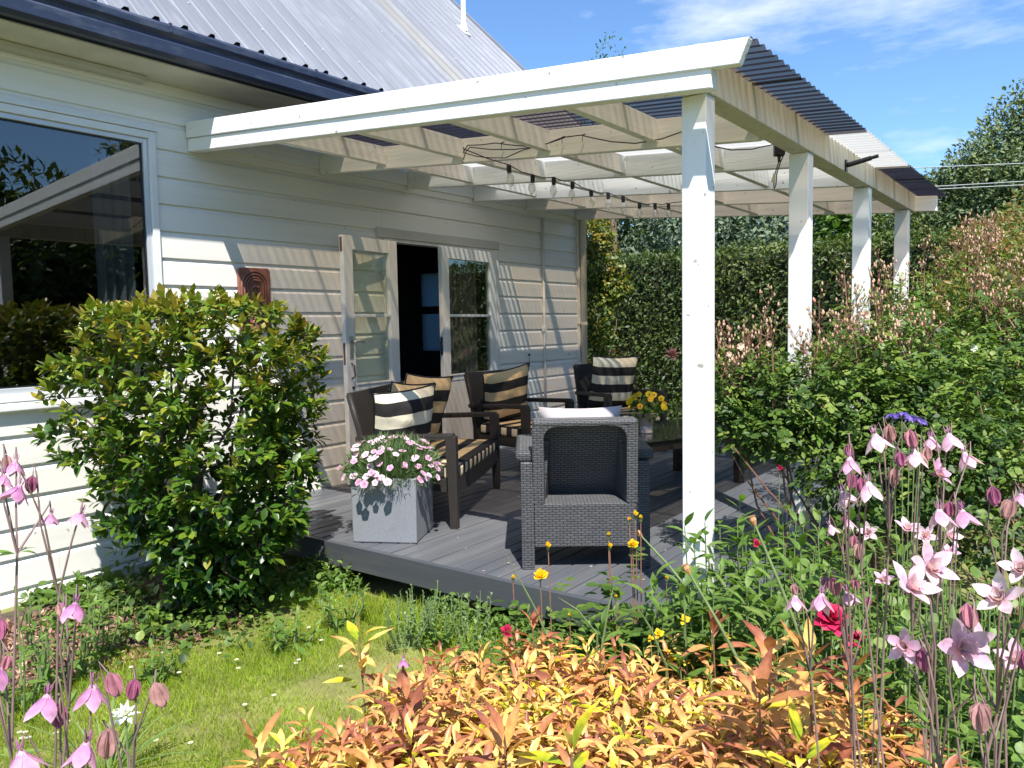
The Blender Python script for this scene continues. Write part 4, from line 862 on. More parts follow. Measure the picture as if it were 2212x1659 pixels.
# conifers at the far right
C0 = at(2240, 330, 25); tree('tall_conifer', C0[0], C0[1], 2.5, 2.2, .6, 8.9, 36000, .17, F_['dark'], 'tallest dark conifer, cut by the right edge of the photo', 'tree', 31, .45, 'dia', 16, trunk=.3)
C0 = at(2120, 380, 25.5); tree('conifer', C0[0], C0[1], 1.8, 1.6, .6, 6.7, 24000, .16, F_['dark'], 'conifer with a sloping outline left of the tallest one', 'tree', 32, .5, 'dia', 12, trunk=.25)
C0 = at(2010, 420, 27); tree('conifer', C0[0], C0[1], 1.7, 1.6, .6, 6.3, 20000, .16, F_['dark'], 'low conifer just above the far end of the veranda roof', 'tree', 33, .42, 'dia', 12, trunk=.25)
C0 = at(1920, 470, 29); tree('conifer', C0[0], C0[1], 1.6, 1.6, .4, 5.3, 12000, .16, F_['dark'], 'small conifer mostly hidden behind the veranda roof end', 'tree', 34, .42, 'dia', 10, trunk=.25)
# trees to the right of the view, mirrored in the big window
tree('conifer', 15.5, 13.0, 2.4, 2.2, 1.0, 9.0, 7000, .34, F_['dark'], 'conifer standing right of the view, mirrored in the big window', 'tree', 35, .4, 'dia', 12, trunk=.25)
for k_, (tx_, ty_, tz_, lb_) in enumerate(((14.0, 6.5, 4.4, 'dark garden tree right of the view, mirrored low in the big window'), (15.0, 10.0, 4.8, 'dark garden tree in front of the mirrored conifer'), (13.5, 3.0, 3.8, 'dark garden tree outside the right edge of the view'), (12.0, -1.5, 3.2, 'round dark garden tree behind the photographer'), (16.5, 16.5, 5.0, 'broad dark garden tree beyond the mirrored conifer'), (14.5, 21.5, 5.2, 'farthest broad dark garden tree beyond the red tipped shrub'))):
    tree('garden_tree', tx_, ty_, 2.7, 2.6, -.2, tz_, 11000, .26, F_['hedge'], lb_, 'tree', 50+k_, .4, 'dia', 12, trunk=.2)
# overhead cables
for k, (a, b, c_) in enumerate((((1900, 366), (2260, 351), 'topmost of the three pale overhead cables at the right'), ((1930, 408), (2260, 389), 'middle one of the three pale overhead cables at the right'), ((1960, 412), (2260, 397), 'lowest of the three pale overhead cables at the right'))):
    A = Vector(at(*a, 19.5)); B = Vector(at(*b, 19.5)); d = B-A; pts = [A+d*t_+Vector((0, 0, -.22*t_*(2.2-t_)*.5)) for t_ in np.linspace(-3, 3.5, 22)]
    pts = [A+d*t_+Vector((0, 0, .010*(t_-.5)**2)) for t_ in np.linspace(-3, 3.5, 22)]
    m = MB(); m.tube(pts, .012, 5); tag(m.build('overhead_cable', M_['cable'], None), c_, 'power cable', 'overhead cables')
# climber at the house corner
CL = empty('climbing_plant', (-.2, 8.5, GZ), label='yellow green climbing plant growing up at the house corner beside the downpipe', cat='climber')
P_ = []; NN = []
for (c, r_) in (((-.22, 8.6, 1.95), (.30, .25, .45)), ((-.25, 8.5, 1.4), (.28, .25, .5)), ((-.25, 8.5, .8), (.28, .25, .5)), ((-.15, 8.4, .3), (.3, .25, .4)), ((-.3, 8.6, 2.3), (.26, .25, .25)), ((-.05, 8.7, 1.7), (.2, .2, .25))):
    a, b = shell(900, c, r_, 2, .5, int(c[2]*10), 7, -.5, .2); P_.append(a); NN.append(b)
p = np.concatenate(P_); nn = np.concatenate(NN); tt = np.clip(.05+.24*p[:, 2]+RNG.normal(0, .22, len(p)), 0, .99)
leaves(CL, LF['oval'], leafM(p, nn, .062, .5), tt, F_['climber'], 120)
m = MB(); stem_tree(m, (-.2, 8.5, GZ), [(-.2, 8.6, 2.1), (-.35, 8.6, 2.2), (0, 8.7, 1.7), (-.2, 8.5, 1.2)], .018, .005, 4); m.build('stem', M_['bark'], CL)
RL = empty('red_leaved_shrub', (.55, 7.95, GZ), label='small dark red leaved shrub behind the far armchair by the downpipe', cat='shrub')
p, nn = shell(420, (.42, 7.95, .62), (.26, .2, .36), 2, .6, 8, 6, -.3, .2); stuff_leaves('foliage', LF['dia'], leafM(p, nn, .035), np.full(len(p), .5), foliage('dark_red_leaf', [(.16, .035, .03), (.22, .06, .05)], .5, .3), RL)
m = MB(); stem_tree(m, (.45, 7.95, GZ), [tuple(q) for q in p[:14]], .008, .003); m.build('stem', M_['rstem'], RL)
# red tipped hedge on the right
RH = empty('red_tipped_shrub', (4.4, 8.4, GZ), label='big red and yellow tipped leafy shrub mass along the right side behind the roses', cat='shrub')
P_ = []; NN = []
for k, (c, r_, n_) in enumerate((((4.12, 7.3, .85), (.52, .8, 1.12), 12000), ((4.25, 8.7, 1.0), (.62, .9, 1.28), 8000), ((4.0, 9.8, .95), (.6, .6, 1.35), 4000), ((4.75, 8.0, 1.0), (.7, 1.3, 1.38), 6000), ((4.75, 6.1, .95), (.62, .8, 1.05), 9000), ((4.35, 6.5, 1.05), (.40, .5, .85), 6000), ((4.2, 5.7, .95), (.34, .4, .62), 4500), ((4.6, 7.2, 1.2), (.7, .7, 1.15), 6000), ((4.5, 10.4, 1.1), (.8, .6, 1.6), 3000))):
    a, b = shell(n_, c, r_, 2.3, .3, 40+k, 3.4, -.7, .16); P_.append(a); NN.append(b)
p = np.concatenate(P_); nn = np.concatenate(NN); q = snoise(p, 3.2, 77); tt = np.clip(.46+.25*q+.20*(p[:, 2]-1.0)+RNG.normal(0, .24, len(p)), 0, .99)
leaves(RH, LF['lance'][:2]+LF['dia'], leafM(p, nn, .042, .5, .9, -.1, .45), tt, F_['redtip'], 200)
m = MB(); m.lathe([(.02, 0), (.35, .1), (.42, .8), (.3, 1.5), (.02, 1.7)], 12, (4.25, 8.5, GZ)); m.build('twig_core', bpy.data.materials['hedge_twigs'], RH, smooth=True)
m = MB(); stem_tree(m, (4.3, 8.3, GZ), [tuple(q) for q in p[RNG.integers(0, len(p), 60)]], .02, .004, 4); m.build('branch', M_['bark'], RH, kind='stuff')

# roses with hips along the open side
def hips(m, mh, base, tip, n):
    b = Vector(base); t = Vector(tip); mid = b.lerp(t, .55)+Vector((random.uniform(-.05, .05), random.uniform(-.05, .05), 0))
    m.tube([b, mid, t], [.004, .003, .002], 4, cap=False)
    for k in range(n):
        a = mid.lerp(t, random.uniform(.2, 1)); e = a+Vector((random.uniform(-.05, .05), random.uniform(-.05, .05), random.uniform(.02, .085)))
        m.tube([a, e], [.0016, .0012], 3, cap=False); r_ = random.uniform(.0046, .0078)
        mh.tint = random.random(); mh.tube([e-Vector((0,0,r_)), e, e+Vector((0,0,r_*1.2)), e+Vector((0,0,r_*2.2))], [r_*.4, r_, r_*.8, r_*.3], 5)
F_['hip'] = foliage('faded_rose_head', [(.24, .20, .07), (.44, .30, .16), (.58, .38, .28), (.46, .20, .14)], .6, .1, tgain=1)
def rosebush(name, base, lobes, nsp, label, size, nparts, seed, flowers=()):
    T = empty(name, base, label=label, cat='rose bush', group='rambling roses beside the veranda'); P_ = []; NN = []
    for k, (c, r_, n_) in enumerate(lobes):
        a, b = shell(n_, c, r_, 2, .6, seed+k, 4.5, -.45, .25); P_.append(a); NN.append(b)
    p = np.concatenate(P_); nn = np.concatenate(NN)
    # compound leaves: five leaflets on one stalk
    k = len(p); d = nz(unit(k)+nn*.7+np.array([0, 0, -.1])); nr = nz(nn*.6+np.array([0, 0, .9])+unit(k)*.4); X = nz(np.cross(d, nr)); MM = []; TT = []
    tt = np.clip(.46+.2*(p[:, 2]-.8)+RNG.normal(0, .24, k), 0, .99)
    for off, sd, sc in ((1.0, 0, 1.0), (.55, 1, .85), (.55, -1, .85), (.1, 1, .7), (.1, -1, .7)):
        MM.append(frames(p+d*size*off*.9+X*sd*size*.12, d*.55+X*sd*.8 if sd else d, nr+unit(k)*.15, size*sc*RNG.uniform(.8, 1.2, k))); TT.append(tt)
    leaves(T, LF['round'][:1]+LF['oval'][:2], np.concatenate(MM), np.concatenate(TT), F_['rose'], nparts)
    m = MB(); mh = MB(); stem_tree(m, base, [tuple(q) for q in p[RNG.integers(0, k, 16 if k > 600 else 5)]], .008, .003, 4, 5, .06)
    tops = p[np.argsort(-p[:, 2]-RNG.uniform(0, .55, k))][:nsp*4]; nsp = int(nsp*1.45)
    for i in range(nsp):
        b = tops[RNG.integers(0, len(tops))]
        if i % 8 == 0: hips(m, mh, b-np.array([0, 0, .05]), b+np.array([random.uniform(-.1, .1), random.uniform(-.1, .1), random.uniform(.24, .38)]), random.randint(8, 12)); continue
        hips(m, mh, b-np.array([0, 0, .05]), b+np.array([random.uniform(-.12, .12), random.uniform(-.12, .12), random.uniform(.04, .19)]), random.randint(4, 9))
    m.build('cane', M_['rstem'], T, kind='stuff'); mh.build('faded_heads', F_['hip'], T, kind='stuff')
    for (px, py, Z, mt, s_) in flowers:
        c = at(px, py, Z); Mx = []
        for k_ in range(12):
            a = 2*PI*k_/12*1.9; t_ = k_/12; d = np.array([math.cos(a), math.sin(a), .25+.9*(1-t_)]); dd = nz((d[0]*_r+d[1]*_u*.9-_f*(.4+.6*(1-t_)))[None])
            Mx.append(frames(c[None], dd, -_f[None]+_u[None]*.3, [s_*(.6+.4*t_)]))
        W = np.concatenate(Mx); Vv, Tt, ti = inst(LF['round'][0], W, RNG.uniform(0, 1, len(W)))
        o = bpy.data.objects.new('bloom', arr_mesh('bloom', Vv, Tt, ti, mt, True)); COL.objects.link(o); setparent(o, T, True)
    return T
A_ = lambda px, py, Z: tuple(at(px, py, Z))
rosebush('rose_bush', (4.02, 4.1, GZ), [(A_(1840, 890, 3.95), (.42, .38, .32), 1000), (A_(1690, 880, 3.95), (.30, .3, .24), 560), (A_(2000, 960, 3.8), (.36, .36, .36), 800), (A_(1880, 1030, 3.7), (.34, .3, .24), 560), (A_(1620, 930, 3.9), (.16, .2, .14), 170), (A_(1930, 770, 4.1), (.32, .3, .24), 480)], 34,
    'green rambling rose bush nearest the front post with faded brown flower heads', .037, 260, 60, [(1870, 680, 4.0, F_['peach'], .032), (1662, 742, 3.9, F_['peach'], .022)])
rosebush('rose_bush', (4.55, 4.3, GZ), [(A_(2120, 900, 4.0), (.36, .4, .40), 900), (A_(2190, 760, 4.4), (.40, .4, .36), 700), (A_(2150, 1060, 3.5), (.34, .34, .34), 700)], 24,
    'rambling rose bush at the right edge of the photo with one white bloom', .034, 160, 70, [(2103, 752, 3.9, F_['white'], .024)])
rosebush('rose_bush', (4.0, 5.8, GZ), [(A_(1830, 790, 4.9), (.28, .3, .22), 380), (A_(2110, 600, 5.6), (.28, .3, .26), 300), (A_(1980, 640, 5.6), (.20, .3, .16), 160), (A_(1900, 720, 5.6), (.36, .5, .30), 700), (A_(2020, 730, 5.7), (.42, .5, .34), 900), (A_(2130, 730, 6.0), (.4, .5, .38), 700), (A_(1990, 820, 5.4), (.45, .5, .4), 500)], 44,
    'rear rambling rose bush thick with tan seed heads beside the third post', .030, 80, 80)
rosebush('rose_bush', (3.72, 3.95, GZ), [(A_(1600, 800, 4.0), (.18, .2, .12), 200), (A_(1570, 870, 3.9), (.12, .15, .14), 160)], 16,
    'thin end of the rambling rose with brown twiggy heads leaning past the front post', .030, 60, 90, [(1600, 748, 3.7, F_['peach'], .024), (1575, 765, 3.7, F_['peach'], .018)])
# bed of leafy plants
def leafy(name, base, stems, h, spread, size, tpl, mat, label, cat, per=11, nparts=60, tint=.5, group=None, lean=(0, 0), kindleaf='leaf'):
    T = empty(name, base, label=label, cat=cat, group=group); m = MB(); MM = []; TT = []
    for k in range(stems):
        a = random.uniform(0, 2*PI); r_ = spread*math.sqrt(random.random()); hh = h*random.uniform(.65, 1.05)
        t = np.array(base)+np.array([r_*math.cos(a)+lean[0], r_*math.sin(a)+lean[1], hh]); b = np.array(base)+np.array([r_*math.cos(a)*.3, r_*math.sin(a)*.3, 0]); mid = (b+t)/2+np.array([r_*math.cos(a)*.25, r_*math.sin(a)*.25, .02])
        m.tube([b, mid, t], [.004, .0035, .002], 5, cap=False)
        tq = np.linspace(.12, 1, per)+RNG.uniform(-.03, .03, per); tq = np.clip(tq, 0, 1)[:, None]
        pp = (1-tq)**2*b+2*tq*(1-tq)*mid+tq**2*t; ang = np.arange(per)*2.4+a
        el = (.15+.75*tq[:, 0]**3); d = np.stack([np.cos(ang)*np.cos(el), np.sin(ang)*np.cos(el), np.sin(el)], 1)+unit(per)*.15
        MM.append(frames(pp, d, np.array([[0, 0, 1.]])+unit(per)*.3, size*(1.1-.35*tq[:, 0])*RNG.uniform(.8, 1.15, per))); TT.append(np.clip(tint+.25*(tq[:, 0]-.5)+RNG.normal(0, .15, per), 0, .99))
    leaves(T, tpl, np.concatenate(MM), np.concatenate(TT), mat, nparts, kindleaf); m.build('stem', M_['gstem'], T, kind='stuff' if stems > 6 else None); return T
def G(px, py, Z):
    p_ = at(px, py, Z); return (float(p_[0]), float(p_[1]), gz(p_[0], p_[1])-.01)
for (px, Z, pyt, lb) in ((1570, 3.15, 1130, 'leafy green perennial at the foot of the front white post'), (1660, 3.0, 1120, 'lush lance leaved perennial right of the front post'), (1730, 3.2, 1100, 'leafy perennial under the rose bush beside the post'), (1620, 2.6, 1220, 'low bright leafy perennial below the front post'), (1740, 2.5, 1230, 'leafy perennial behind the crimson poppy'), (1850, 2.9, 1150, 'leafy plant below the rambling rose'), (1530, 2.75, 1240, 'pale green leafy plant left of the post foot'), (1500, 2.75, 1250, 'leafy green perennial hiding the foot of the front post'), (1430, 2.8, 1300, 'leafy green perennial left of the hidden post foot'), (1560, 2.5, 1260, 'dense green perennial low in front of the post foot'), (1345, 2.85, 1330, 'low leafy green plant before the deck edge right of the roses')):
    b = G(px, 1200, Z); h = at(px, pyt, Z)[2]-b[2]; leafy('leafy_perennial', b, 13, h, .20, .115, LF['lance'][:3], F_['weed'], lb, 'plant', 18, 70, .40, 'leafy perennials right of the deck')
for (px, Z, pyt, lb) in ((1900, 1.9, 1330, 'rounded soft leaves of a plant below the pink columbines'), (2030, 2.2, 1200, 'soft green leafy plant under the upper columbines'), (2150, 2.4, 1160, 'leafy plant at the right edge below the roses'), (1790, 2.0, 1400, 'soft leafy plant around the crimson poppy'), (2120, 1.7, 1480, 'leafy plant at the lower right corner'), (1960, 2.5, 1210, 'leafy plant behind the columbine stems'), (1690, 2.2, 1350, 'leafy plant left of the crimson poppy'), (2080, 2.3, 1120, 'tall soft leafy plant among the right columbine stems'), (1930, 2.2, 1130, 'tall soft leafy plant behind the tallest columbine'), (2180, 2.0, 1200, 'tall soft leafy plant at the right edge'), (1850, 2.3, 1210, 'soft leafy plant above the crimson poppy')):
    b = G(px, 1400, Z); h = at(px, pyt, Z)[2]-b[2]; leafy('columbine_foliage', b, 18, h*.92, .27, .052, LF['round']+LF['oval'][:1], F_['weed'], lb, 'plant', 17, 60, .5, 'soft leafy plants in the right bed')
def strap(px, py, Z, n, ln, lb, tint=.5, droop=1.0):
    b = np.array(G(px, py, Z)); T = empty('strap_leaved_clump', tuple(b), label=lb, cat='clump', group='strap leaved clumps in the flower bed'); a = RNG.uniform(0, 2*PI, n); el = RNG.uniform(.7, 1.45, n)
    d = np.stack([np.cos(a)*np.cos(el), np.sin(a)*np.cos(el), np.sin(el)], 1); nr = np.stack([-np.cos(a)*np.sin(el), -np.sin(a)*np.sin(el), np.cos(el)], 1)
    leaves(T, LF['strap'], frames(b+np.stack([np.cos(a), np.sin(a), a*0], 1)*.03, d, nr, ln*RNG.uniform(.7, 1.15, n)), np.clip(RNG.normal(tint, .2, n), 0, .99), F_['strap'], min(n, 80), 'blade')
strap(1700, 1500, 2.35, 46, .52, 'green strap leaved clump behind the orange shrub, right of centre'); strap(1590, 1480, 2.5, 34, .50, 'strap leaved clump behind the yellow pansies')
strap(2130, 1450, 1.9, 46, .55, 'pale green strap leaved clump at the right edge'); strap(1830, 1560, 1.9, 34, .45, 'strap leaved clump under the crimson poppy'); strap(2050, 1600, 1.6, 40, .45, 'strap leaved clump low in the right corner'); strap(1960, 1350, 2.6, 30, .5, 'strap leaved clump behind the columbine stems')
strap(215, 1430, 2.6, 34, .26, 'grassy clump at the left where the bed meets the lawn', .7); strap(1500, 1420, 2.7, 16, .45, 'thin grassy clump left of the pansies')
strap(2180, 1640, 1.35, 36, .42, 'strap leaved clump in the very corner at lower right'); strap(2110, 1560, 1.5, 40, .48, 'strap leaved clump between the near columbine stems'); strap(1990, 1470, 2.0, 40, .5, 'strap leaved clump right of the orange band'); strap(2190, 1300, 2.3, 36, .5, 'upright strap leaved clump at the right edge below the roses')
# ground cover
def cover(name, n, fn, size, tpl, mat, h, tint, label, seed=0, cat='ground cover', thr=-1):
    P_ = fn(n); q = snoise(np.concatenate([P_, np.zeros((len(P_), 1))], 1), 5, seed); P_ = P_[q > thr]; q = q[q > thr]; n = len(P_)
    z = np.array([gz(a, b) for a, b in P_])+np.abs(RNG.normal(0, .5, n))*h*(1+.5*q); p = np.column_stack([P_, z]); nn = np.tile([0, 0, 1.], (n, 1))
    stuff_leaves(name, tpl, leafM(p, nn, size, 1.0, .3, -.1, .45), np.clip(RNG.normal(tint, .22, n)+.1*q, 0, .99), mat, None, label=label, cat=cat)
rect = lambda x0, x1, y0, y1: (lambda n: np.column_stack([RNG.uniform(x0, x1, n), RNG.uniform(y0, y1, n)]))
cover('ground_cover', 9000, rect(3.2, 5.4, 1.0, 4.4), .045, LF['round']+LF['lance'][:1], F_['weed'], .10, .35, 'green weeds and seedlings covering the right flower bed', 3)
def edge(n):
    x = RNG.uniform(.75, 3.4, n); return np.column_stack([x, 2.92-np.abs(RNG.normal(0, .075, n))])
cover('deck_edge_weeds', 9000, edge, .028, LF['round']+LF['dia'], F_['weed'], .11, .5, 'low weeds along the front edge of the deck', 5, thr=-.1)
def wb(n):
    y = RNG.uniform(.6, 2.85, n); x = np.abs(RNG.normal(0, 1, n))*np.where(y < 1.95, .34, .6)+.08; return np.column_stack([x, y])
cover('wall_bed_weeds', 5200, wb, .045, LF['round']+LF['oval'], F_['weed'], .09, .35, 'mixed low plants in the bed at the foot of the house wall', 6, thr=-.15)
def ml(n): return np.column_stack([RNG.uniform(.35, 1.32, n), RNG.uniform(.9, 2.35, n)])
cover('leaf_litter', 9000, ml, .035, LF['lance'][1:]+LF['dia'], F_['mulch'], .008, .5, 'brown dry leaf litter on the bare soil of the bed', 7)
def under(n): return np.column_stack([RNG.normal(.92, .26, n), RNG.normal(2.25, .28, n)])
cover('shade_ivy', 2000, under, .038, LF['round'], F_['rose'], .09, .45, 'trailing green leaves under the camellia shrub', 8, thr=-.2)
for k, (px, py, Z, lb) in enumerate(((150, 1290, 3.35, 'bright broad leaved plant at the foot of the wall left of the camellia'), (95, 1180, 3.2, 'leafy plant at the far left beside the wall'), (210, 1250, 3.6, 'green plant between wall and camellia'), (20, 1150, 3.0, 'leafy plant cut by the left edge of the photo'), (320, 1330, 3.35, 'small round leaved plant on the litter in front of the camellia'), (620, 1290, 3.6, 'low leafy weed beside the lawn near the deck corner'), (740, 1220, 3.85, 'small upright weed in front of the planter'))):
    b = G(px, py, Z); leafy('broad_leaved_plant', b, 7, (.34, .42, .36, .45, .16, .16, .24)[k], .13, .07, LF['oval']+LF['lance'][:1], F_['weed'], lb, 'plant', 9, 60, .45, 'broad leaved plants in the wall bed')
for k, (px, lb) in enumerate(((905, 'dusty green weed against the deck front left of centre'), (960, 'twiggy green weed against the middle of the deck front'), (1010, 'sprawling green weed below the woven armchair'), (870, 'small weed tuft below the planter corner'))):
    b = G(px, 1290, 3.72-.05*k); leafy('deck_weed', b, 13, .25, .13, .022, LF['dia']+LF['oval'][:1], F_['blueleaf'], lb, 'weed', 18, 30, .6, 'weeds against the deck front')

for k, (px, py_, Z_, hh_, lb) in enumerate(((930, 1300, 3.6, .16, 'green weed clump before the deck in the centre'), (1040, 1330, 3.42, .18, 'green weed clump before the deck right of centre'), (1120, 1390, 3.2, .22, 'green weed clump beside the yellow rosebuds'), (1230, 1400, 3.05, .22, 'green weed clump below the open yellow rose'))):
    b = G(px, py_, Z_); leafy('edge_weed', b, 12, hh_, .15, .038, LF['oval']+LF['dia'], F_['weed'], lb, 'weed', 14, 30, .55, 'weeds against the deck front')
# lawn
n = 105000; xy = np.column_stack([RNG.uniform(.95, 3.75, n), RNG.uniform(.55, 2.93, n)]); q = snoise(np.column_stack([xy, np.zeros(n)]), 2.6, 12); q2 = snoise(np.column_stack([xy, np.zeros(n)]), 7, 13)
inbed = (xy[:, 0] < 1.28) & (xy[:, 1] < 2.45) & (q2+(xy[:, 0]-1.15)*6 < .4)
keep = ((q+.5*q2 > -.62) | (RNG.uniform(0, 1, n) < .32)) & ~inbed; xy = xy[keep]; q = q[keep]; n = len(xy)
zz = GZ+.02*np.sin(xy[:, 0]*3.1+xy[:, 1]*1.7)*np.cos(xy[:, 1]*2.3-xy[:, 0]); d = unit(n)*.75+np.array([0, 0, 1.]); d[:, 2] = np.abs(d[:, 2])+.15
ln = .045*RNG.uniform(.55, 1.35, n)*(1+.35*np.clip(q, -1, 1))*(1+.6*(xy[:, 1] > 2.6))
stuff_leaves('grass', LF['blade'], frames(np.column_stack([xy, zz-.003]), d, unit(n), ln), np.clip(RNG.normal(.48, .2, n)-.22*q, 0, .99), F_['grass'], None, label='short lawn grass with dry patches in front of the deck', cat='grass')
dz = [(850,1005),(1160,1040),(1420,915),(1533,957),(1545,1012),(1937,958),(1918,980),(1775,1187),(1587,1248),(1800,710),(2000,748),(125,1428),(165,1427),(143,1465),(362,1432),(435,1357),(172,1347),(740,1285),(1008,1480),(1235,1495),(312,1115),(1055,910),(2083,830),(183,1462),(1150+1057,1000)]
_dm = {}
ORDN = 'first second third fourth fifth sixth seventh eighth ninth tenth eleventh twelfth thirteenth fourteenth fifteenth sixteenth seventeenth eighteenth nineteenth twentieth twenty-first twenty-second twenty-third twenty-fourth twenty-fifth'.split()
def daisymesh():
    Ms = []
    for k in range(11): a = 2*PI*k/11; Ms.append(frames(np.array([[0, 0, .04]]), np.array([[math.cos(a), math.sin(a), .12]]), np.array([[0, 0, 1.]]), [.0115]))
    return np.concatenate(Ms)
for k, (a, b) in enumerate(dz):
    p_ = atz(a/3, 1106+b/3, GZ+.04); T = empty('lawn_daisy', (p_[0], p_[1], GZ), random.random()*6, label='small white daisy in the lawn grass, %s from the left of the photo' % ORDN[sorted(range(len(dz)), key=lambda i_: dz[i_][0]).index(k)], cat='daisy', group='white daisies scattered over the lawn')
    if not _dm:
        W, TT, ti = inst(LF['dia'][0], daisymesh(), np.full(11, .5)); _dm['p'] = arr_mesh('petals', W, TT, ti, F_['white'])
        mm = MB(); mm.tube([(0, 0, .038), (0, 0, .043)], [.004, .003], 7); o = mm.build('disc', F_['yellow'], T, world=False); _dm['d'] = o.data
        mm = MB(); mm.tube([(0, 0, 0), (.002, 0, .02), (0, 0, .04)], .0009, 4); s_ = mm.build('stalk', M_['gstem'], T, world=False); _dm['s'] = s_.data
        o = bpy.data.objects.new('petals', _dm['p']); COL.objects.link(o); o.parent = T
    else:
        for nm, kk in (('petals', 'p'), ('disc', 'd'), ('stalk', 's')): o = bpy.data.objects.new(nm, _dm[kk]); COL.objects.link(o); o.parent = T
k_ = 34; pp_ = np.column_stack([RNG.uniform(.9, 3.3, k_), 2.98+np.abs(RNG.normal(0, .8, k_)), np.full(k_, .004)])
stuff_leaves('fallen_petals', LF['dia'], frames(pp_, unit(k_)*np.array([1, 1, .05]), np.array([[0, 0, 1.]])+unit(k_)*.2, .016*RNG.uniform(.5, 1.3, k_)), RNG.uniform(0, .9, k_), F_['peach'], None, label='pale fallen petals and leaf bits scattered on the deck boards', cat='fallen petals')
# stones by the deck
for k, (px, py, lb) in enumerate(((845, 1242, 'pale stone lying in the grass at the deck corner, left one'), (878, 1246, 'pale stone lying in the grass at the deck corner, right one'))):
    p_ = atz(px, py, GZ+.02); m = MB(); m.lathe([(.002, -.03), (.035, -.02), (.045, .005), (.03, .028), (.002, .035)], 9); m.v = [(a*random.uniform(.8, 1.15), b*random.uniform(.7, 1), c) for a, b, c in m.v]
    o = m.build('stone', M_['rock'], None, world=False, smooth=True); o.location = (p_[0], p_[1], GZ+.03); tag(o, lb, 'stone')

DVY[0] = .30
# nandina: the orange and yellow shrub band in the foreground
def head(c, az, lean, nl, size, tint, MM, TT, up=1.0):
    a = np.arange(nl)*2.399+az; t_ = np.linspace(1, 0, nl); el = (-.15+1.15*t_*up)+RNG.normal(0, .28, nl)
    d = np.stack([np.cos(a)*np.cos(el), np.sin(a)*np.cos(el), np.sin(el)], 1)+np.array(lean)*.4
    pp = np.array(c)+np.array([0, 0, -.07])*(1-t_)[:, None]+d*.012
    MM.append(frames(pp, d, np.stack([-np.cos(a)*np.sin(el), -np.sin(a)*np.sin(el), np.cos(el)+.3], 1)+unit(nl)*.3, size*(.75+.45*np.sin(PI*(1-t_)*.8+.2))*RNG.uniform(.8, 1.2, nl)))
    TT.append(np.clip(tint+.10*t_+RNG.normal(0, .16, nl), 0, .99))
rows = [(2.45, 1450, [(960,.0),(1110,-25),(1290,-35),(1470,-10),(1650,0),(1790,10)]), (2.12, 1505, [(850,10),(970,-5),(1100,-12),(1240,-25),(1390,-22),(1560,-10),(1720,-30),(1850,20)]),
        (1.84, 1585, [(735,15),(840,0),(960,-8),(1090,-10),(1225,-12),(1370,-10),(1520,-8),(1680,-20),(1820,-10),(1930,30)]), (1.60, 1670, [(610,25),(690,0),(790,-5),(910,-10),(1060,-8),(1210,-10),(1370,-8),(1530,-10),(1690,-12),(1840,-5),(1950,10)])]
ORD = ['first', 'second', 'third', 'fourth', 'fifth', 'sixth', 'seventh', 'eighth', 'ninth', 'tenth', 'eleventh', 'twelfth']; lbl = {0: 'back row', 1: 'second row', 2: 'third row', 3: 'front row'}; nn_ = 0
for r_, (Z, py, pl) in enumerate(rows):
    for (px, dy) in pl:
        nn_ += 1; b = np.array(G(px, py, Z)); top = at(px, py+dy, Z)[2]; h = top-b[2]
        T = empty('heavenly_bamboo', tuple(b), label='orange and yellow shrub in the %s of the foreground band, %s from the left' % (lbl[r_], ORD[pl.index((px, dy))]), cat='shrub', group='orange leaved shrubs in the foreground')
        MM = []; TT = []; m = MB()
        for k in range(28):
            a = random.uniform(0, 2*PI); rr = .17*math.sqrt(random.random()); dz_ = random.uniform(-.15, .02) if k else .015
            c = b+np.array([rr*math.cos(a), rr*math.sin(a), h+dz_]); red = random.random()
            tint = (.70 if red > .60 else (.42 if red > .18 else .16))+ (dz_+.02)*1.3; head(c, a, (math.cos(a)*.5, math.sin(a)*.5, 0), random.randint(9, 13), random.uniform(.042, .060), tint, MM, TT)
            m.tube([b, b+np.array([rr*math.cos(a)*.6, rr*math.sin(a)*.6, h*.5]), c-np.array([0, 0, .02])], [.004, .003, .002], 4, cap=False)
        MM = np.concatenate(MM); leaves(T, LF['broad'], MM, np.concatenate(TT), F_['nandina'], 150, key='nandina_broad')
        m.build('stem', M_['rstem'], T, kind='stuff')
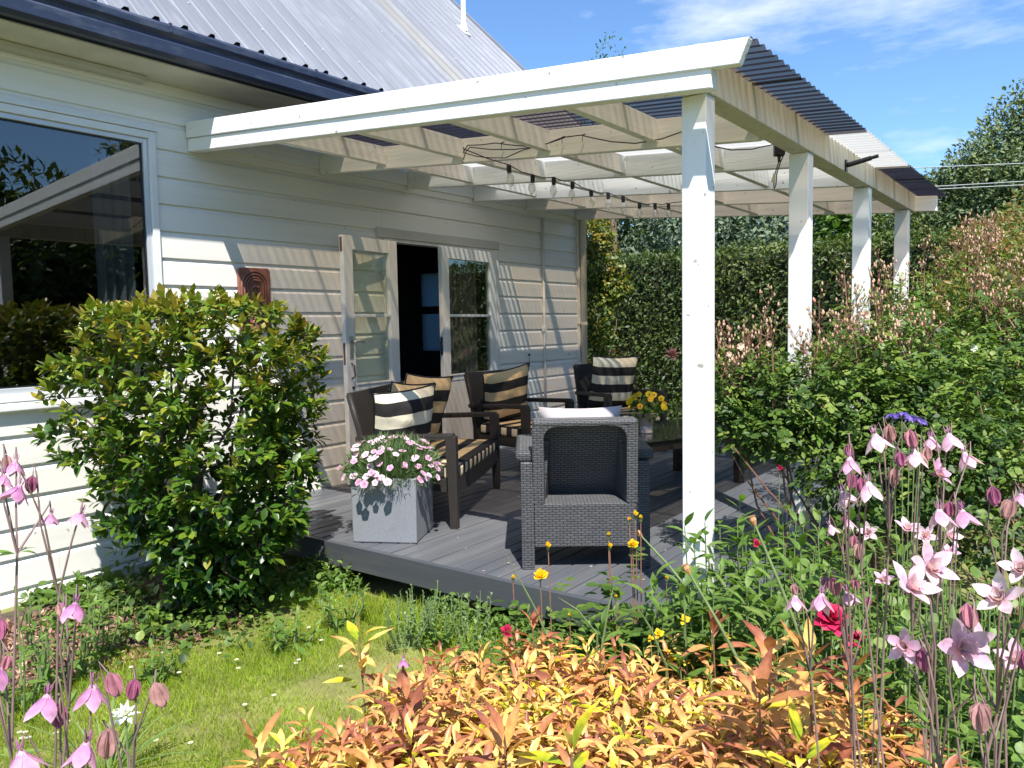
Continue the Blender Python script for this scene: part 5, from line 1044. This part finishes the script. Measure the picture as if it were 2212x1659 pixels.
# taller shoots
for (px, py, Z, hgt, tint, nl, lb) in ((775, 1350, 2.25, .0, .30, 8, 'tall pale yellow shoot rising left of the orange band'), (1150, 1330, 2.5, 0, .9, 7, 'thin dark red shoot rising above the middle of the band'), (1540, 1340, 2.4, 0, .9, 7, 'dark red shoot left of the tall peach shoots'), (1660, 1385, 1.75, 0, .66, 11, 'tall peach brown shoot with long leaves right of centre'), (1750, 1400, 1.7, 0, .62, 10, 'peach brown shoot above the right end of the band'), (1640, 1470, 1.6, 0, .68, 11, 'broad peach brown shoot right of centre'), (1840, 1430, 1.65, 0, .7, 8, 'brown shoot at the right end of the band'), (880, 1500, 1.9, 0, .85, 8, 'dark red brown shoot in the left part of the band'), (1090, 1590, 1.5, 0, .72, 12, 'low brown shoot in the front middle of the band'), (1235, 1600, 1.45, 0, .03, 6, 'lime green shoot in the front middle'), (1730, 1600, 1.45, 0, .03, 6, 'lime green shoot in the front right'), (555, 1590, 1.6, 0, .62, 8, 'orange shoot at the lower left end of the band')):
    b = np.array(G(px, py, Z)); c = at(px, py+25, Z); T = empty('heavenly_bamboo_shoot', tuple(b), label=lb, cat='shoot'); MM = []; TT = []
    head(c, random.random()*6, (0, 0, .6), nl, .085, tint, MM, TT, 1.05); head(c-np.array([0, 0, .09]), random.random()*6, (0, 0, .1), nl-2, .075, tint, MM, TT)
    leaves(T, LF['lance'][:2], np.concatenate(MM), np.concatenate(TT), F_['nandina'], 40); m = MB(); m.tube([b, b*.5+c*.5+np.array([.01, .01, 0]), c], [.004, .0035, .002], 5); m.build('stem', M_['rstem'], T)

DVY[0] = 0.0
# columbines
sep = leaf_tpl(.52, .16, -.14, 5, [.55, .88, 1, .86, .5]); _sp = {}
def cmesh(kind, tint):
    k = (kind, tint)
    if k in _sp: return _sp[k]
    if kind == 'sepal': W, TT, ti = inst(sep, np.eye(4)[None], np.array([tint])); ti = np.clip(ti+.35*(W[:, 1]-.45), 0, .99); me = arr_mesh('petal', W, TT, ti, F_['pinkpetal'], True)
    elif kind == 'cup':
        Ms = []; 
        for i in range(5):
            a = 2*PI*i/5+.6; Ms.append(frames(np.array([[math.cos(a)*.15, math.sin(a)*.15, 0]]), np.array([[math.cos(a)*.35, math.sin(a)*.35, 1]]), np.array([[math.cos(a), math.sin(a), -.2]]), [.75]))
            Ms.append(frames(np.array([[math.cos(a)*.15, math.sin(a)*.15, .05]]), np.array([[math.cos(a)*.35, math.sin(a)*.35, -1]]), np.array([[math.cos(a), math.sin(a), 0]]), [.62]))
        W1, T1, t1 = inst(leaf_tpl(.62, -.18, .05, 3, [.8, 1, .95]), np.concatenate(Ms[0::2]), np.full(5, min(.99, tint+.2)))
        W2, T2, t2 = inst(leaf_tpl(.2, -.3, .2, 3, [1, .6, .4]), np.concatenate(Ms[1::2]), np.full(5, max(0, tint-.35)))
        st = []; 
        for i in range(8): a = 2*PI*i/8; st.append(frames(np.zeros((1, 3)), np.array([[math.cos(a)*.18, math.sin(a)*.18, 1]]), np.array([[1., 0, 0]]), [.85]))
        W3, T3, t3 = inst(diamond_tpl(.06), np.concatenate(st), np.full(8, .95))
        me = arr_mesh('corolla', np.concatenate([W1, W2, W3]), np.concatenate([T1, T2+len(W1), T3+len(W1)+len(W2)]), np.concatenate([t1, t2, t3]), F_['pinkpetal'], True)
    elif kind == 'bud':
        Ms = []
        for i in range(6): a = 2*PI*i/6; Ms.append(frames(np.array([[math.cos(a)*.05, math.sin(a)*.05, 0]]), np.array([[math.cos(a)*.22, math.sin(a)*.22, 1]]), np.array([[math.cos(a), math.sin(a), .1]]), [1.0]))
        W, TT, ti = inst(leaf_tpl(.62, -.24, .16, 4, [.85, 1, 1, .75]), np.concatenate(Ms), np.full(6, tint)); me = arr_mesh('bud', W, TT, ti, F_['budm'], True)
    _sp[k] = me; return me
def colflower(parent, pos, axis, size, tint, openn, light=0):
    """axis: the way the flower looks (downwards when nodding)"""
    ax = Vector(axis).normalized(); q = ax.to_track_quat('Z', 'Y').to_matrix().to_4x4(); base = Matrix.Translation(Vector(pos))@q@Matrix.Rotation(random.random()*6, 4, 'Z')
    tq = round(min(.95, max(.05, tint))*8)/8; o = bpy.data.objects.new('flower', cmesh('cup', tq)); COL.objects.link(o); o.parent = parent; o.matrix_parent_inverse = Matrix.Translation(-Vector(parent.location)); o.matrix_basis = base@Matrix.Scale(size*.58, 4)
    for i in range(5):
        s_ = bpy.data.objects.new('petal', cmesh('sepal', tq)); COL.objects.link(s_); s_.parent = o; a = 2*PI*i/5
        el = openn+random.uniform(-.12, .12); d = Vector((math.cos(a)*math.sin(el), math.sin(a)*math.sin(el), math.cos(el))); n_ = Vector((-math.cos(a)*math.cos(el), -math.sin(a)*math.cos(el), math.sin(el)))
        x_ = d.cross(n_); k_ = 1.6
        s_.matrix_basis = Matrix(((x_.x*k_, d.x*k_, n_.x*k_, d.x*.08), (x_.y*k_, d.y*k_, n_.y*k_, d.y*.08), (x_.z*k_, d.z*k_, n_.z*k_, d.z*.08), (0, 0, 0, 1)))
def columbine(basepx, Z, blooms, buds, pods, label, group, tint=.6, size=.0345):
    b = np.array(G(*basepx, Z)); T = empty('columbine', tuple(b), label=label, cat='columbine', group=group); m = MB(); hub = None
    tops = []
    allc = [at(q[0], q[1], Z) for q in blooms]+[at(q[0], q[1], Z) for q in buds]+[at(q[0], q[1], Z) for q in pods]
    nh = max(1, round(len(allc)/4)); A = np.array(allc); order = np.argsort(A@_r); hubs = []
    for ch in np.array_split(order, nh):
        cen = A[ch].mean(0); lowz = A[ch][:, 2].min(); hb = np.array([cen[0], cen[1], max(b[2]+.12, lowz-.09-.05*random.random())]); hb = hb*.93+np.array([b[0], b[1], hb[2]])*.07
        fr = b+np.array([random.uniform(-.05, .05), random.uniform(-.05, .05), 0]); mid = fr*.5+hb*.5+np.array([random.uniform(-.05, .05), random.uniform(-.05, .05), 0])
        m.tube([fr, mid, hb], [.0027, .0022, .0018], 6, cap=False); hubs.append(hb); tops.append(hb); tops.append(mid)
    def stalk(c, r_=.0012, nod=True):
        c = np.array(c); hb = min(hubs, key=lambda h: np.linalg.norm((h-c)[:2])+max(0, h[2]-c[2]+.03)*5)
        up_ = c+np.array([random.uniform(-.010, .010), random.uniform(-.010, .010), .030 if nod else -.01])
        mid = hb*.5+up_*.5+np.array([random.uniform(-.012, .012), random.uniform(-.012, .012), .012])
        m.tube([hb, mid, up_*.8+mid*.2+np.array([.004, 0, 0]), up_, c+np.array([0, 0, .014 if nod else 0])], [r_*1.4, r_*1.2, r_, r_*.9, r_*.8], 5, cap=False)
    for (px, py, s_, way) in blooms:
        Zk = Z+random.uniform(-.07, .07); c = at(px, py, Zk)
        if way == 'n': ax = (random.uniform(-.35, .35)*_r+random.uniform(-.5, -.1)*_f)+np.array([0, 0, -1])
        else: ax = -_f*random.uniform(.2, .9)+_r*random.uniform(-.8, .8)+np.array([0, 0, random.uniform(.2, .9)])
        if way == 's': colflower(T, c+(np.array([0, 0, .010])), ax, size*s_*.50, tint*.7, .7)
        colflower(T, c+(np.array([0, 0, .012])), ax, size*s_*(1 if way == 'n' else .80), tint*.88+random.uniform(-.18, .12), .75 if way == 'n' else 1.25); stalk(c, nod=way == 'n')
    for (px, py, s_) in buds:
        c = at(px, py, Z+random.uniform(-.05, .05)); o = bpy.data.objects.new('bud', cmesh('bud', random.choice([.1, .5, .85]))); COL.objects.link(o); o.parent = T; o.matrix_parent_inverse = Matrix.Translation(-Vector(T.location))
        ax = Vector((random.uniform(-.25, .25), random.uniform(-.25, .25), -1)).normalized(); o.matrix_basis = Matrix.Translation(Vector(c)+Vector((0, 0, .016*s_)))@ax.to_track_quat('Z', 'Y').to_matrix().to_4x4()@Matrix.Scale(.030*s_, 4); stalk(c)
    for (px, py) in pods:
        c = at(px, py, Z); mm = MB(); mm.tube([c-np.array([0, 0, .014]), c, c+np.array([0, 0, .02])], [.004, .007, .002], 6); mm.build('seed_pod', M_['gstem'], T); stalk(c-np.array([0, 0, .012]), nod=False)
    m.build('stem', M_['cstem'], T, kind='stuff', smooth=True)
    MM = []; TT = []
    for t_ in tops[:6]:
        k = 5; a = RNG.uniform(0, 6.28, k); d = np.stack([np.cos(a), np.sin(a), np.full(k, .3)], 1); MM.append(frames(np.array(t_)+d*.004, d, np.array([[0, 0, 1.]])+unit(k)*.3, .03*RNG.uniform(.7, 1.3, k))); TT.append(RNG.uniform(.2, .8, k))
    if MM: leaves(T, LF['oval'][:2], np.concatenate(MM), np.concatenate(TT), F_['weed'], 30)
gl = 'pink columbines at the left edge'; gr = 'pale pink columbines at the right'
columbine((60, 1500), 1.15, [(35, 1010, .9, 'n'), (8, 1040, .8, 'n'), (45, 1065, 1, 'n'), (112, 1125, .75, 'n'), (178, 1120, .9, 'n')], [(72, 1048, .9), (15, 1000, .8)], [], 'tall columbine rising before the wall boards at the far left', gl, .42)
columbine((40, 1640), 1.05, [(165, 1318, .9, 'n'), (140, 1330, .7, 'n'), (2, 1455, 1.1, 'n')], [(128, 1318, .7), (2, 1362, 1.1), (20, 1432, .7)], [], 'columbine with purple pink flowers over the bare soil', gl, .40)
columbine((200, 1659), .95, [(105, 1518, 1.15, 'n'), (203, 1495, 1.15, 'n'), (190, 1620, 1.15, 'n'), (45, 1640, 1.3, 'n')], [(130, 1545, 1.0), (238, 1482, 1.05), (293, 1490, .95), (335, 1505, 1.1), (238, 1608, 1.35)], [], 'columbine with the largest lilac flowers low in the left corner', gl, .45)
columbine((900, 1659), 1.9, [(872, 1432, .9, 'n')], [], [], 'single lilac columbine flower nodding over the lawn beside the orange shrubs', None, .35)
columbine((1960, 1500), 1.30, [(1888, 950, 1.25, 'n'), (1975, 985, 1.15, 'n'), (2010, 958, 1, 'n'), (2047, 950, 1.1, 'n'), (2082, 990, 1.15, 'n'), (2022, 1038, 1.1, 's')], [(1918, 938, 1.1), (1963, 950, 1.1), (1943, 993, .9), (1932, 1032, 1.1), (2001, 980, .8)], [(1972, 1196)], 'tallest columbine with a crown of pale pink flowers before the roses', gr, .75)
columbine((1930, 1560), 1.25, [(1835, 1003, 1.0, 'n'), (1818, 1075, 1.05, 'n'), (1875, 1055, 1.15, 'n')], [(1842, 1040, .9), (1832, 975, .8), (1858, 1052, 1.0)], [], 'columbine leaning left with three pale flowers beside the tallest one', gr, .78)
columbine((2090, 1500), 1.25, [(2028, 1115, 1.15, 'n'), (2076, 1115, 1.2, 'n'), (2205, 1080, .8, 'n')], [(2142, 1072, 1.1), (2185, 1100, 1.2), (2050, 1100, .9)], [(2057, 1333)], 'columbine with hanging buds near the right edge', gr, .75)
columbine((1900, 1600), 1.6, [(1958, 1156, 1.2, 's'), (2048, 1170, 1.1, 's'), (1998, 1170, 1.0, 's'), (1875, 1163, .9, 's'), (1832, 1133, .8, 'n'), (1792, 1146, .8, 'n'), (2052, 1206, .9, 's'), (1908, 1266, .9, 's')], [(1855, 1190, 1.2), (1845, 1170, .9), (1822, 1125, .7)], [], 'columbine behind with many small whitish pink flowers', gr, .9)
columbine((1830, 1650), 1.30, [(1718, 1300, 1.0, 'n'), (1775, 1296, 1.15, 'n'), (1828, 1290, .95, 'n')], [(1803, 1268, 1.2), (1782, 1258, .8), (1845, 1262, .8), (1712, 1275, .7), (1878, 1301, .6)], [], 'low columbine with three drooping flowers beside the crimson poppy', gr, .7)
columbine((2030, 1659), .92, [(2005, 1248, 1.25, 's'), (1962, 1292, 1.25, 's'), (2162, 1318, 1.15, 's'), (2205, 1253, .9, 's')], [(2088, 1331, 1.1), (2145, 1280, .7)], [(2015, 1340)], 'near columbine with wide open starry pale flowers', gr, .92)
columbine((2060, 1659), .90, [(1955, 1416, .95, 's'), (2075, 1420, 1.45, 's'), (2195, 1446, 1.0, 's'), (2110, 1405, .9, 's')], [(1992, 1428, 1.0), (2112, 1551, 1.15), (2128, 1551, 1.15), (2208, 1430, .9)], [], 'nearest columbine with large ruffled flowers in the lower right', gr, .9)
columbine((1965, 1400), 2.4, [(1927, 893, .9, 'n')], [], [], 'hidden pale flower under the purple columbine', None, .3) if False else None
# purple columbine heads among the rose leaves
b = np.array(G(1960, 1300, 2.6)); PC = empty('purple_columbine', tuple(b), label='violet blue columbine flowers against the dark rose leaves', cat='columbine'); m = MB()
for (px, py) in ((1927, 893), (1965, 897), (1992, 905), (1948, 890), (1978, 900)):
    c = at(px, py, 2.6); Mx = []
    for k in range(12): a = 2*PI*k/12; dd = nz((math.cos(a)*_r*.7+math.sin(a)*_f*.7-_u*random.uniform(.3, 1))[None]); Mx.append(frames(c[None], dd, unit(1), [.028]))
    W, TT, ti = inst(LF['dia'][0], np.concatenate(Mx), RNG.uniform(0, 1, 12)); o = bpy.data.objects.new('flower', arr_mesh('flower', W, TT, ti, F_['purple'])); COL.objects.link(o); setparent(o, PC, True); m.tube([b, (b+c)/2, c], .002, 4, cap=False)
m.build('stem', M_['gstem'], PC, kind='stuff')
# round or ruffled blooms on single stalks
def bloom(name, px, py, Z, r_, mat, label, cat, n=16, cupd=.5, group=None, stem=M_['gstem'], gxy=None, eye=None, lv=0, tpl=None):
    c = at(px, py, Z); b = np.array(gxy if gxy else G(px+random.uniform(-15, 15), py, Z)); T = empty(name, tuple(b), label=label, cat=cat, group=group); Mx = []
    for k in range(n):
        a = k*2.399; t_ = (k+.5)/n; el = 1.35-(1.35-cupd)*t_; dd = nz((math.cos(a)*math.cos(el)*_r+math.sin(a)*math.cos(el)*(_u*.8+_f*.5)+math.sin(el)*(_u*.75-_f*.6))[None])
        Mx.append(frames(c[None]+dd*r_*.1, dd, (_u*.8-_f*.5)[None]+unit(1)*.3, [r_*(.6+.45*t_)]))
    W, TT, ti = inst(tpl or LF['round'][0], np.concatenate(Mx), RNG.uniform(0, 1, n)); o = bpy.data.objects.new('bloom', arr_mesh('bloom', W, TT, ti, mat, True)); COL.objects.link(o); setparent(o, T, True)
    if eye: mm = MB(); e = c-_f*r_*.35+_u*r_*.2; mm.tube([e+_f*.003, e-_f*.003], r_*.22, 7); mm.build('eye', eye, T)
    m = MB(); m.tube([b, (b+c)/2+np.array([.012, -.01, 0]), c], [.003, .0025, .002], 5, cap=False); m.build('stem', stem, T)
    if lv:
        tq = RNG.uniform(.2, .85, lv)[:, None]; pp = b+(c-b)*tq; a = RNG.uniform(0, 6.28, lv); d = np.stack([np.cos(a), np.sin(a), np.full(lv, .35)], 1); MM = [frames(pp, d, np.array([[0, 0, 1.]])+unit(lv)*.3, .05*RNG.uniform(.8, 1.2, lv))]
        leaves(T, LF['oval'][:2], np.concatenate(MM), RNG.uniform(.2, .9, lv), F_['weed'], 20)
    return T
bloom('crimson_poppy', 1795, 1338, 2.1, .045, F_['crimson'], 'large ruffled crimson flower in the right bed', 'poppy', 26, .1, lv=6)
bloom('crimson_poppy', 1850, 1384, 2.1, .028, F_['crimson'], 'smaller crimson flower low right of the big one', 'poppy', 14, .0, lv=4)
bloom('crimson_bud', 1634, 1176, 2.9, .022, F_['crimson'], 'dark crimson bud among the leaves right of the post', 'flower', 8, .6)
bloom('pink_rose', 1095, 1366, 2.75, .028, F_['crimson'], 'single bright pink bloom behind the orange shrubs', 'flower', 12, .5)
bloom('pink_plume', 1452, 768, 8.2, .09, F_['budm'], 'dull pink flower head against the dark hedge left of the front post', 'flower', 26, .2, tpl=LF['dia'][1], gxy=(float(at(1452, 768, 8.2)[0]), float(at(1452, 768, 8.2)[1]), GZ))
bloom('red_flower', 1684, 1013, 3.5, .02, F_['crimson'], 'small round red bloom before the second post', 'flower', 8, .7)
for k, (px, py, s_, lb) in enumerate(((1478, 1340, .02, 'yellow pansy, topmost of the group behind the orange shrubs'), (1422, 1370, .02, 'yellow pansy at the left of the group'), (1527, 1400, .024, 'large yellow pansy nearest the strap leaves'), (1570, 1377, .017, 'yellow pansy at the right of the group'), (1452, 1422, .018, 'low yellow pansy left of the strap leaves'), (1482, 1430, .015, 'smallest yellow pansy close to the orange shrubs'), (1405, 1380, .013, 'tiny yellow pansy beside the leftmost one'), (1440, 1408, .013, 'tiny yellow pansy in the middle of the group'))):
    bloom('yellow_pansy', px, py, 2.55, s_, F_['yellow'], lb, 'pansy', 9, .2, 'yellow pansies behind the orange shrubs', lv=5)
bloom('white_cornflower', 272, 1545, 1.6, .028, F_['white'], 'whitish fringed flower in the lawn among the columbine buds', 'flower', 22, .1, lv=4, tpl=LF['dia'][1])
# yellow rose plants in front of the deck
def rosestem(px, py, Z, r_, opn, label, basepx, nl):
    b = G(basepx, 1300, Z); T = bloom('yellow_rose', px, py, Z, r_, F_['yellow'], label, 'rose', 22 if opn else 7, .8 if opn else 1.1, 'yellow roses in front of the deck', M_['rstem'], b)
    c = at(px, py, Z); MM = []; TT = []
    for k in range(int(nl*1.7)):
        t_ = random.uniform(.15, .8); p0 = np.array(b)*(1-t_)+c*t_; a = random.uniform(0, 2*PI); d = np.array([math.cos(a), math.sin(a), .15]); X = np.cross(d, [0, 0, 1])
        for off, sd, sc in ((.13, 0, 1), (.085, 1, .85), (.085, -1, .85), (.05, 1, .7), (.05, -1, .7)): MM.append(frames((p0+d*off)[None], (d+X*sd*1.1)[None], np.array([[0, 0, 1.]])+unit(1)*.25, [.056*sc])); TT.append(random.uniform(.2, .7))
    if MM: leaves(T, LF['round'][:1]+LF['oval'][:1], np.concatenate(MM), np.array(TT), F_['rose'], 60)
    mm = MB(); mm.tube([c-_u*.012, c-_u*.002], [.004, .008], 7); mm.build('calyx', M_['gstem'], T)
for a in ((1184, 1182, 3.0, .017, 0, 'slim yellow rosebud on a tall stem before the armchair leg', 1190, 4), (1167, 1248, 2.9, .026, 1, 'open yellow rose before the deck edge', 1172, 8), (1108, 1250, 3.0, .015, 0, 'small yellow rosebud furthest left before the deck', 1112, 3), (1366, 1180, 2.9, .02, 1, 'half open yellow rose below the bud cluster', 1375, 9), (1317, 1182, 2.95, .015, 0, 'yellow rosebud left of the bud cluster', 1320, 7), (1314, 1157, 2.95, .013, 0, 'greenish bud above the left rosebud', 1318, 0), (1372, 1114, 2.9, .016, 0, 'topmost yellow rosebud, centre of the cluster of three', 1376, 5), (1359, 1124, 2.9, .013, 0, 'left bud in the cluster of three', 1374, 0), (1384, 1121, 2.9, .012, 0, 'right bud in the cluster of three', 1378, 0), (1440, 1250, 2.9, .01, 0, 'small leafy rose shoot left of the post foot', 1430, 9), (1230, 1330, 2.8, .01, 0, 'low leafy rose shoot behind the orange shrubs', 1235, 9), (1330, 1290, 2.8, .01, 0, 'leafy rose shoot below the bud cluster', 1332, 10)): rosestem(a[0], a[1], a[2], a[3]*1.35, *a[4:])
# dry seed stalks leaning across the bed
for (p0, p1, Z, lb) in (((1622, 1478), (1488, 1236), 2.2, 'long green seed stalk leaning left in front of the post'), ((1748, 1425), (1630, 1132), 2.2, 'long green seed stalk leaning left beside the perennials'), ((1500, 1290), (1385, 1158), 2.9, 'thin seed stalk reaching toward the yellow rosebuds')):
    a = at(*p0, Z); c = at(*p1, Z+.05); T = empty('seed_stalk', (a[0], a[1], GZ), label=lb, cat='stalk', group='leaning seed stalks'); g_ = np.array([a[0]+.03, a[1]-.03, GZ])
    m = MB(); m.tube([g_, a, (a+c)/2+np.array([0, 0, .008]), c], [.006, .006, .005, .0035], 6, cap=False); m.build('stalk', M_['gstem'], T, smooth=True)
    m = MB(); dd = nz((c-a)[None])[0]; m.tube([c-dd*.005, c+dd*.012, c+dd*.022, c+dd*.024], [.004, .011, .009, .012], 8); m.build('seed_head', M_['hip'], T)
# tall thin grass stems before the deck
for (p0, p1, Z, lb) in (((1215, 1450), (1092, 1195), 2.5, 'pale grass blade leaning left before the deck'), ((1290, 1370), (1205, 1290), 2.6, 'short pale grass blade before the deck'), ((1300, 1400), (1330, 1250), 2.5, 'thin grass blade before the armchair'), ((1440, 1440), (1370, 1300), 2.4, 'arching green grass blade left of the pansies')):
    a = at(*p0, Z); c = at(*p1, Z); g_ = np.array([a[0], a[1], GZ]); m = MB(); m.tube([g_, a, (a+c)/2+np.array([0, 0, .02]), c], [.003, .0035, .003, .0006], 4, cap=False); tag(m.build('grass_stem', M_['gstem'], None), lb, 'grass stem')

# ============================================================ PLANTER AND FLOWER POT
q4 = [(1.395, 2.985), (1.735, 3.165), (1.555, 3.505), (1.215, 3.325)]; cx, cy = 1.475, 3.245
PL = empty('square_planter', (cx, cy, 0), label='grey speckled square planter full of pink flowers on the deck corner', cat='planter')
def ring(f, z): return [(cx+(a-cx)*f, cy+(b-cy)*f, z) for a, b in q4]
m = MB(); lv_ = [ring(.985, .003), ring(1.0, .375), ring(.90, .375), ring(.88, .30)]; vs = [p_ for l_ in lv_ for p_ in l_]; fs = [(3, 2, 1, 0)]
for k in range(3):
    for i in range(4): fs.append((4*k+i, 4*k+(i+1) % 4, 4*k+4+(i+1) % 4, 4*k+4+i))
m.add(vs, fs); m.build('tub', M_['planter'], PL, bevel=.006)
m = MB(); m.add(ring(.885, .335), [(0, 1, 2, 3)]); m.build('soil', M_['soil'], PL)
DN = empty('dianthus', (cx, cy, .34), label='mound of small white and pink carnations filling the grey planter', cat='flowers')
n = 9500; p, nn = shell(n, (cx, cy, .38), (.27, .27, .20), 2, .8, 91, 5, -1.5, .15); nn[:, 2] = np.abs(nn[:, 2]); p[:, 2] = .34+np.abs(p[:, 2]-.34)
stuff_leaves('foliage', LF['needle'], frames(p, nn*.6+np.array([0, 0, .5])+unit(len(p))*.5, unit(len(p)), .048*RNG.uniform(.5, 1.5, len(p))), np.clip(RNG.normal(.45, .25, len(p)), 0, .99), F_['blueleaf'], DN)
hang = RNG.uniform(0, 2*PI, 420); hp = np.column_stack([cx+.225*np.cos(hang), cy+.225*np.sin(hang), RNG.uniform(.33, .42, 420)]); hd = np.column_stack([np.cos(hang), np.sin(hang), -RNG.uniform(.2, 2.0, 420)])
stuff_leaves('hanging_leaves', LF['needle'], frames(hp, hd, unit(420), .045*RNG.uniform(.6, 1.3, 420)), RNG.uniform(0, .99, 420), F_['blueleaf'], DN)
fm = []
for v_ in range(3):
    Ms = []; ti = []
    for k in range(5):
        a = 2*PI*k/5+v_; Ms.append(frames(np.zeros((1, 3)), np.array([[math.cos(a), math.sin(a), .18]]), np.array([[0, 0, 1.]]), [1.0])); ti.append(.35)
    W, TT, t_ = inst(leaf_tpl(.95, .05, .08, 3, [.35, .8, 1]), np.concatenate(Ms), np.array(ti)); rad = np.linalg.norm(W, axis=1); t_ = np.where(rad < .3, .97, np.where(rad < .6, .60+.15*v_, .25+.28*v_)); fm.append(arr_mesh('flower', W, TT, t_, F_['dianthus'], True))
k = 0; FP = []
while len(FP) < 150:
    a = random.uniform(0, 2*PI); e = math.asin(random.uniform(0.0, 1)); d = np.array([math.cos(a)*math.cos(e), math.sin(a)*math.cos(e), math.sin(e)]); c = np.array([cx, cy, .36])+d*np.array([.30, .30, .235])*random.uniform(.86, 1.07)
    dist = np.dot(d, -_f)+.3*d[0]
    if all(np.linalg.norm(c-f_) > .022 for f_ in FP): FP.append(c)
m = MB()
for c in FP:
    d = nz((c-np.array([cx, cy, .30])+np.array([.03, -.03, .10]))[None])[0]; o = bpy.data.objects.new('flower', random.choice(fm)); COL.objects.link(o); o.parent = DN; o.matrix_parent_inverse = Matrix.Translation(-Vector(DN.location))
    o.matrix_basis = Matrix.Translation(Vector(c))@(Vector(d)+Vector((random.uniform(-.4,.4), random.uniform(-.4,.4), random.uniform(0,.3)))).to_track_quat('Z', 'Y').to_matrix().to_4x4()@Matrix.Rotation(random.random()*6, 4, 'Z')@Matrix.Scale(random.uniform(.018, .027), 4)
    m.tube([(cx+(c[0]-cx)*.5, cy+(c[1]-cy)*.5, .36), tuple(c)], .0012, 3, cap=False)
m.build('stem', M_['gstem'], DN, kind='stuff')
pc = np.array([2.16, 5.18]); FPt = empty('flower_pot', (pc[0], pc[1], .42), label='small clay pot with a pale ribbed base standing on the low table', cat='pot')
m = MB(); m.lathe([(.001, .0), (.046, .0), (.048, .012), (.044, .016), (.048, .022), (.044, .028), (.049, .034), (.046, .045), (.048, .055)], 18, (pc[0], pc[1], .4205)); m.build('pot_base', M_['potw'], FPt, smooth=True)
m = MB(); m.lathe([(.047, .055), (.062, .10), (.078, .145), (.082, .150), (.074, .152), (.06, .135), (.001, .13)], 18, (pc[0], pc[1], .4205)); m.build('pot_bowl', M_['pot'], FPt, smooth=True)
VP = empty('pansy_plant', (pc[0], pc[1], .55), label='bunch of bright yellow and orange pansies growing in the clay pot', cat='flowers')
p, nn = shell(420, (pc[0], pc[1], .60), (.12, .12, .075), 2, .8, 95, 8, -1, .1); leaves(VP, LF['oval'], leafM(p, nn, .035, .6), np.clip(RNG.normal(.4, .2, len(p)), 0, .99), F_['rose'], 40)
for k in range(24):
    a = random.uniform(0, 2*PI); e = random.uniform(.0, 1.4); c = np.array([pc[0], pc[1], .60])+np.array([math.cos(a)*math.cos(e)*.145, math.sin(a)*math.cos(e)*.145, math.sin(e)*.115]); Ms = []
    fw = nz((-_f+unit(1)[0]*.6)[None])[0]; x_ = nz(np.cross(fw, [0, 0, 1.])[None])[0]; y_ = np.cross(x_, fw)
    for j in range(5): b = 2*PI*j/5+.3; Ms.append(frames(c[None], (math.cos(b)*x_+math.sin(b)*y_)[None], fw[None], [.024]))
    W, TT, ti = inst(leaf_tpl(.9, .02, .05, 3, [.5, .9, 1]), np.concatenate(Ms), np.full(5, random.choice([.1, .5, .95]))); o = bpy.data.objects.new('flower', arr_mesh('flower', W, TT, ti, F_['yellow'], True)); COL.objects.link(o); setparent(o, VP, True)
    if k % 2 == 0: mm = MB(); mm.tube([c+fw*.001, c+fw*.004], .006, 6); mm.build('eye', M_['rust'], o)
print('objects', len(bpy.data.objects), 'tris', sum(len(m_.polygons) for m_ in bpy.data.meshes))
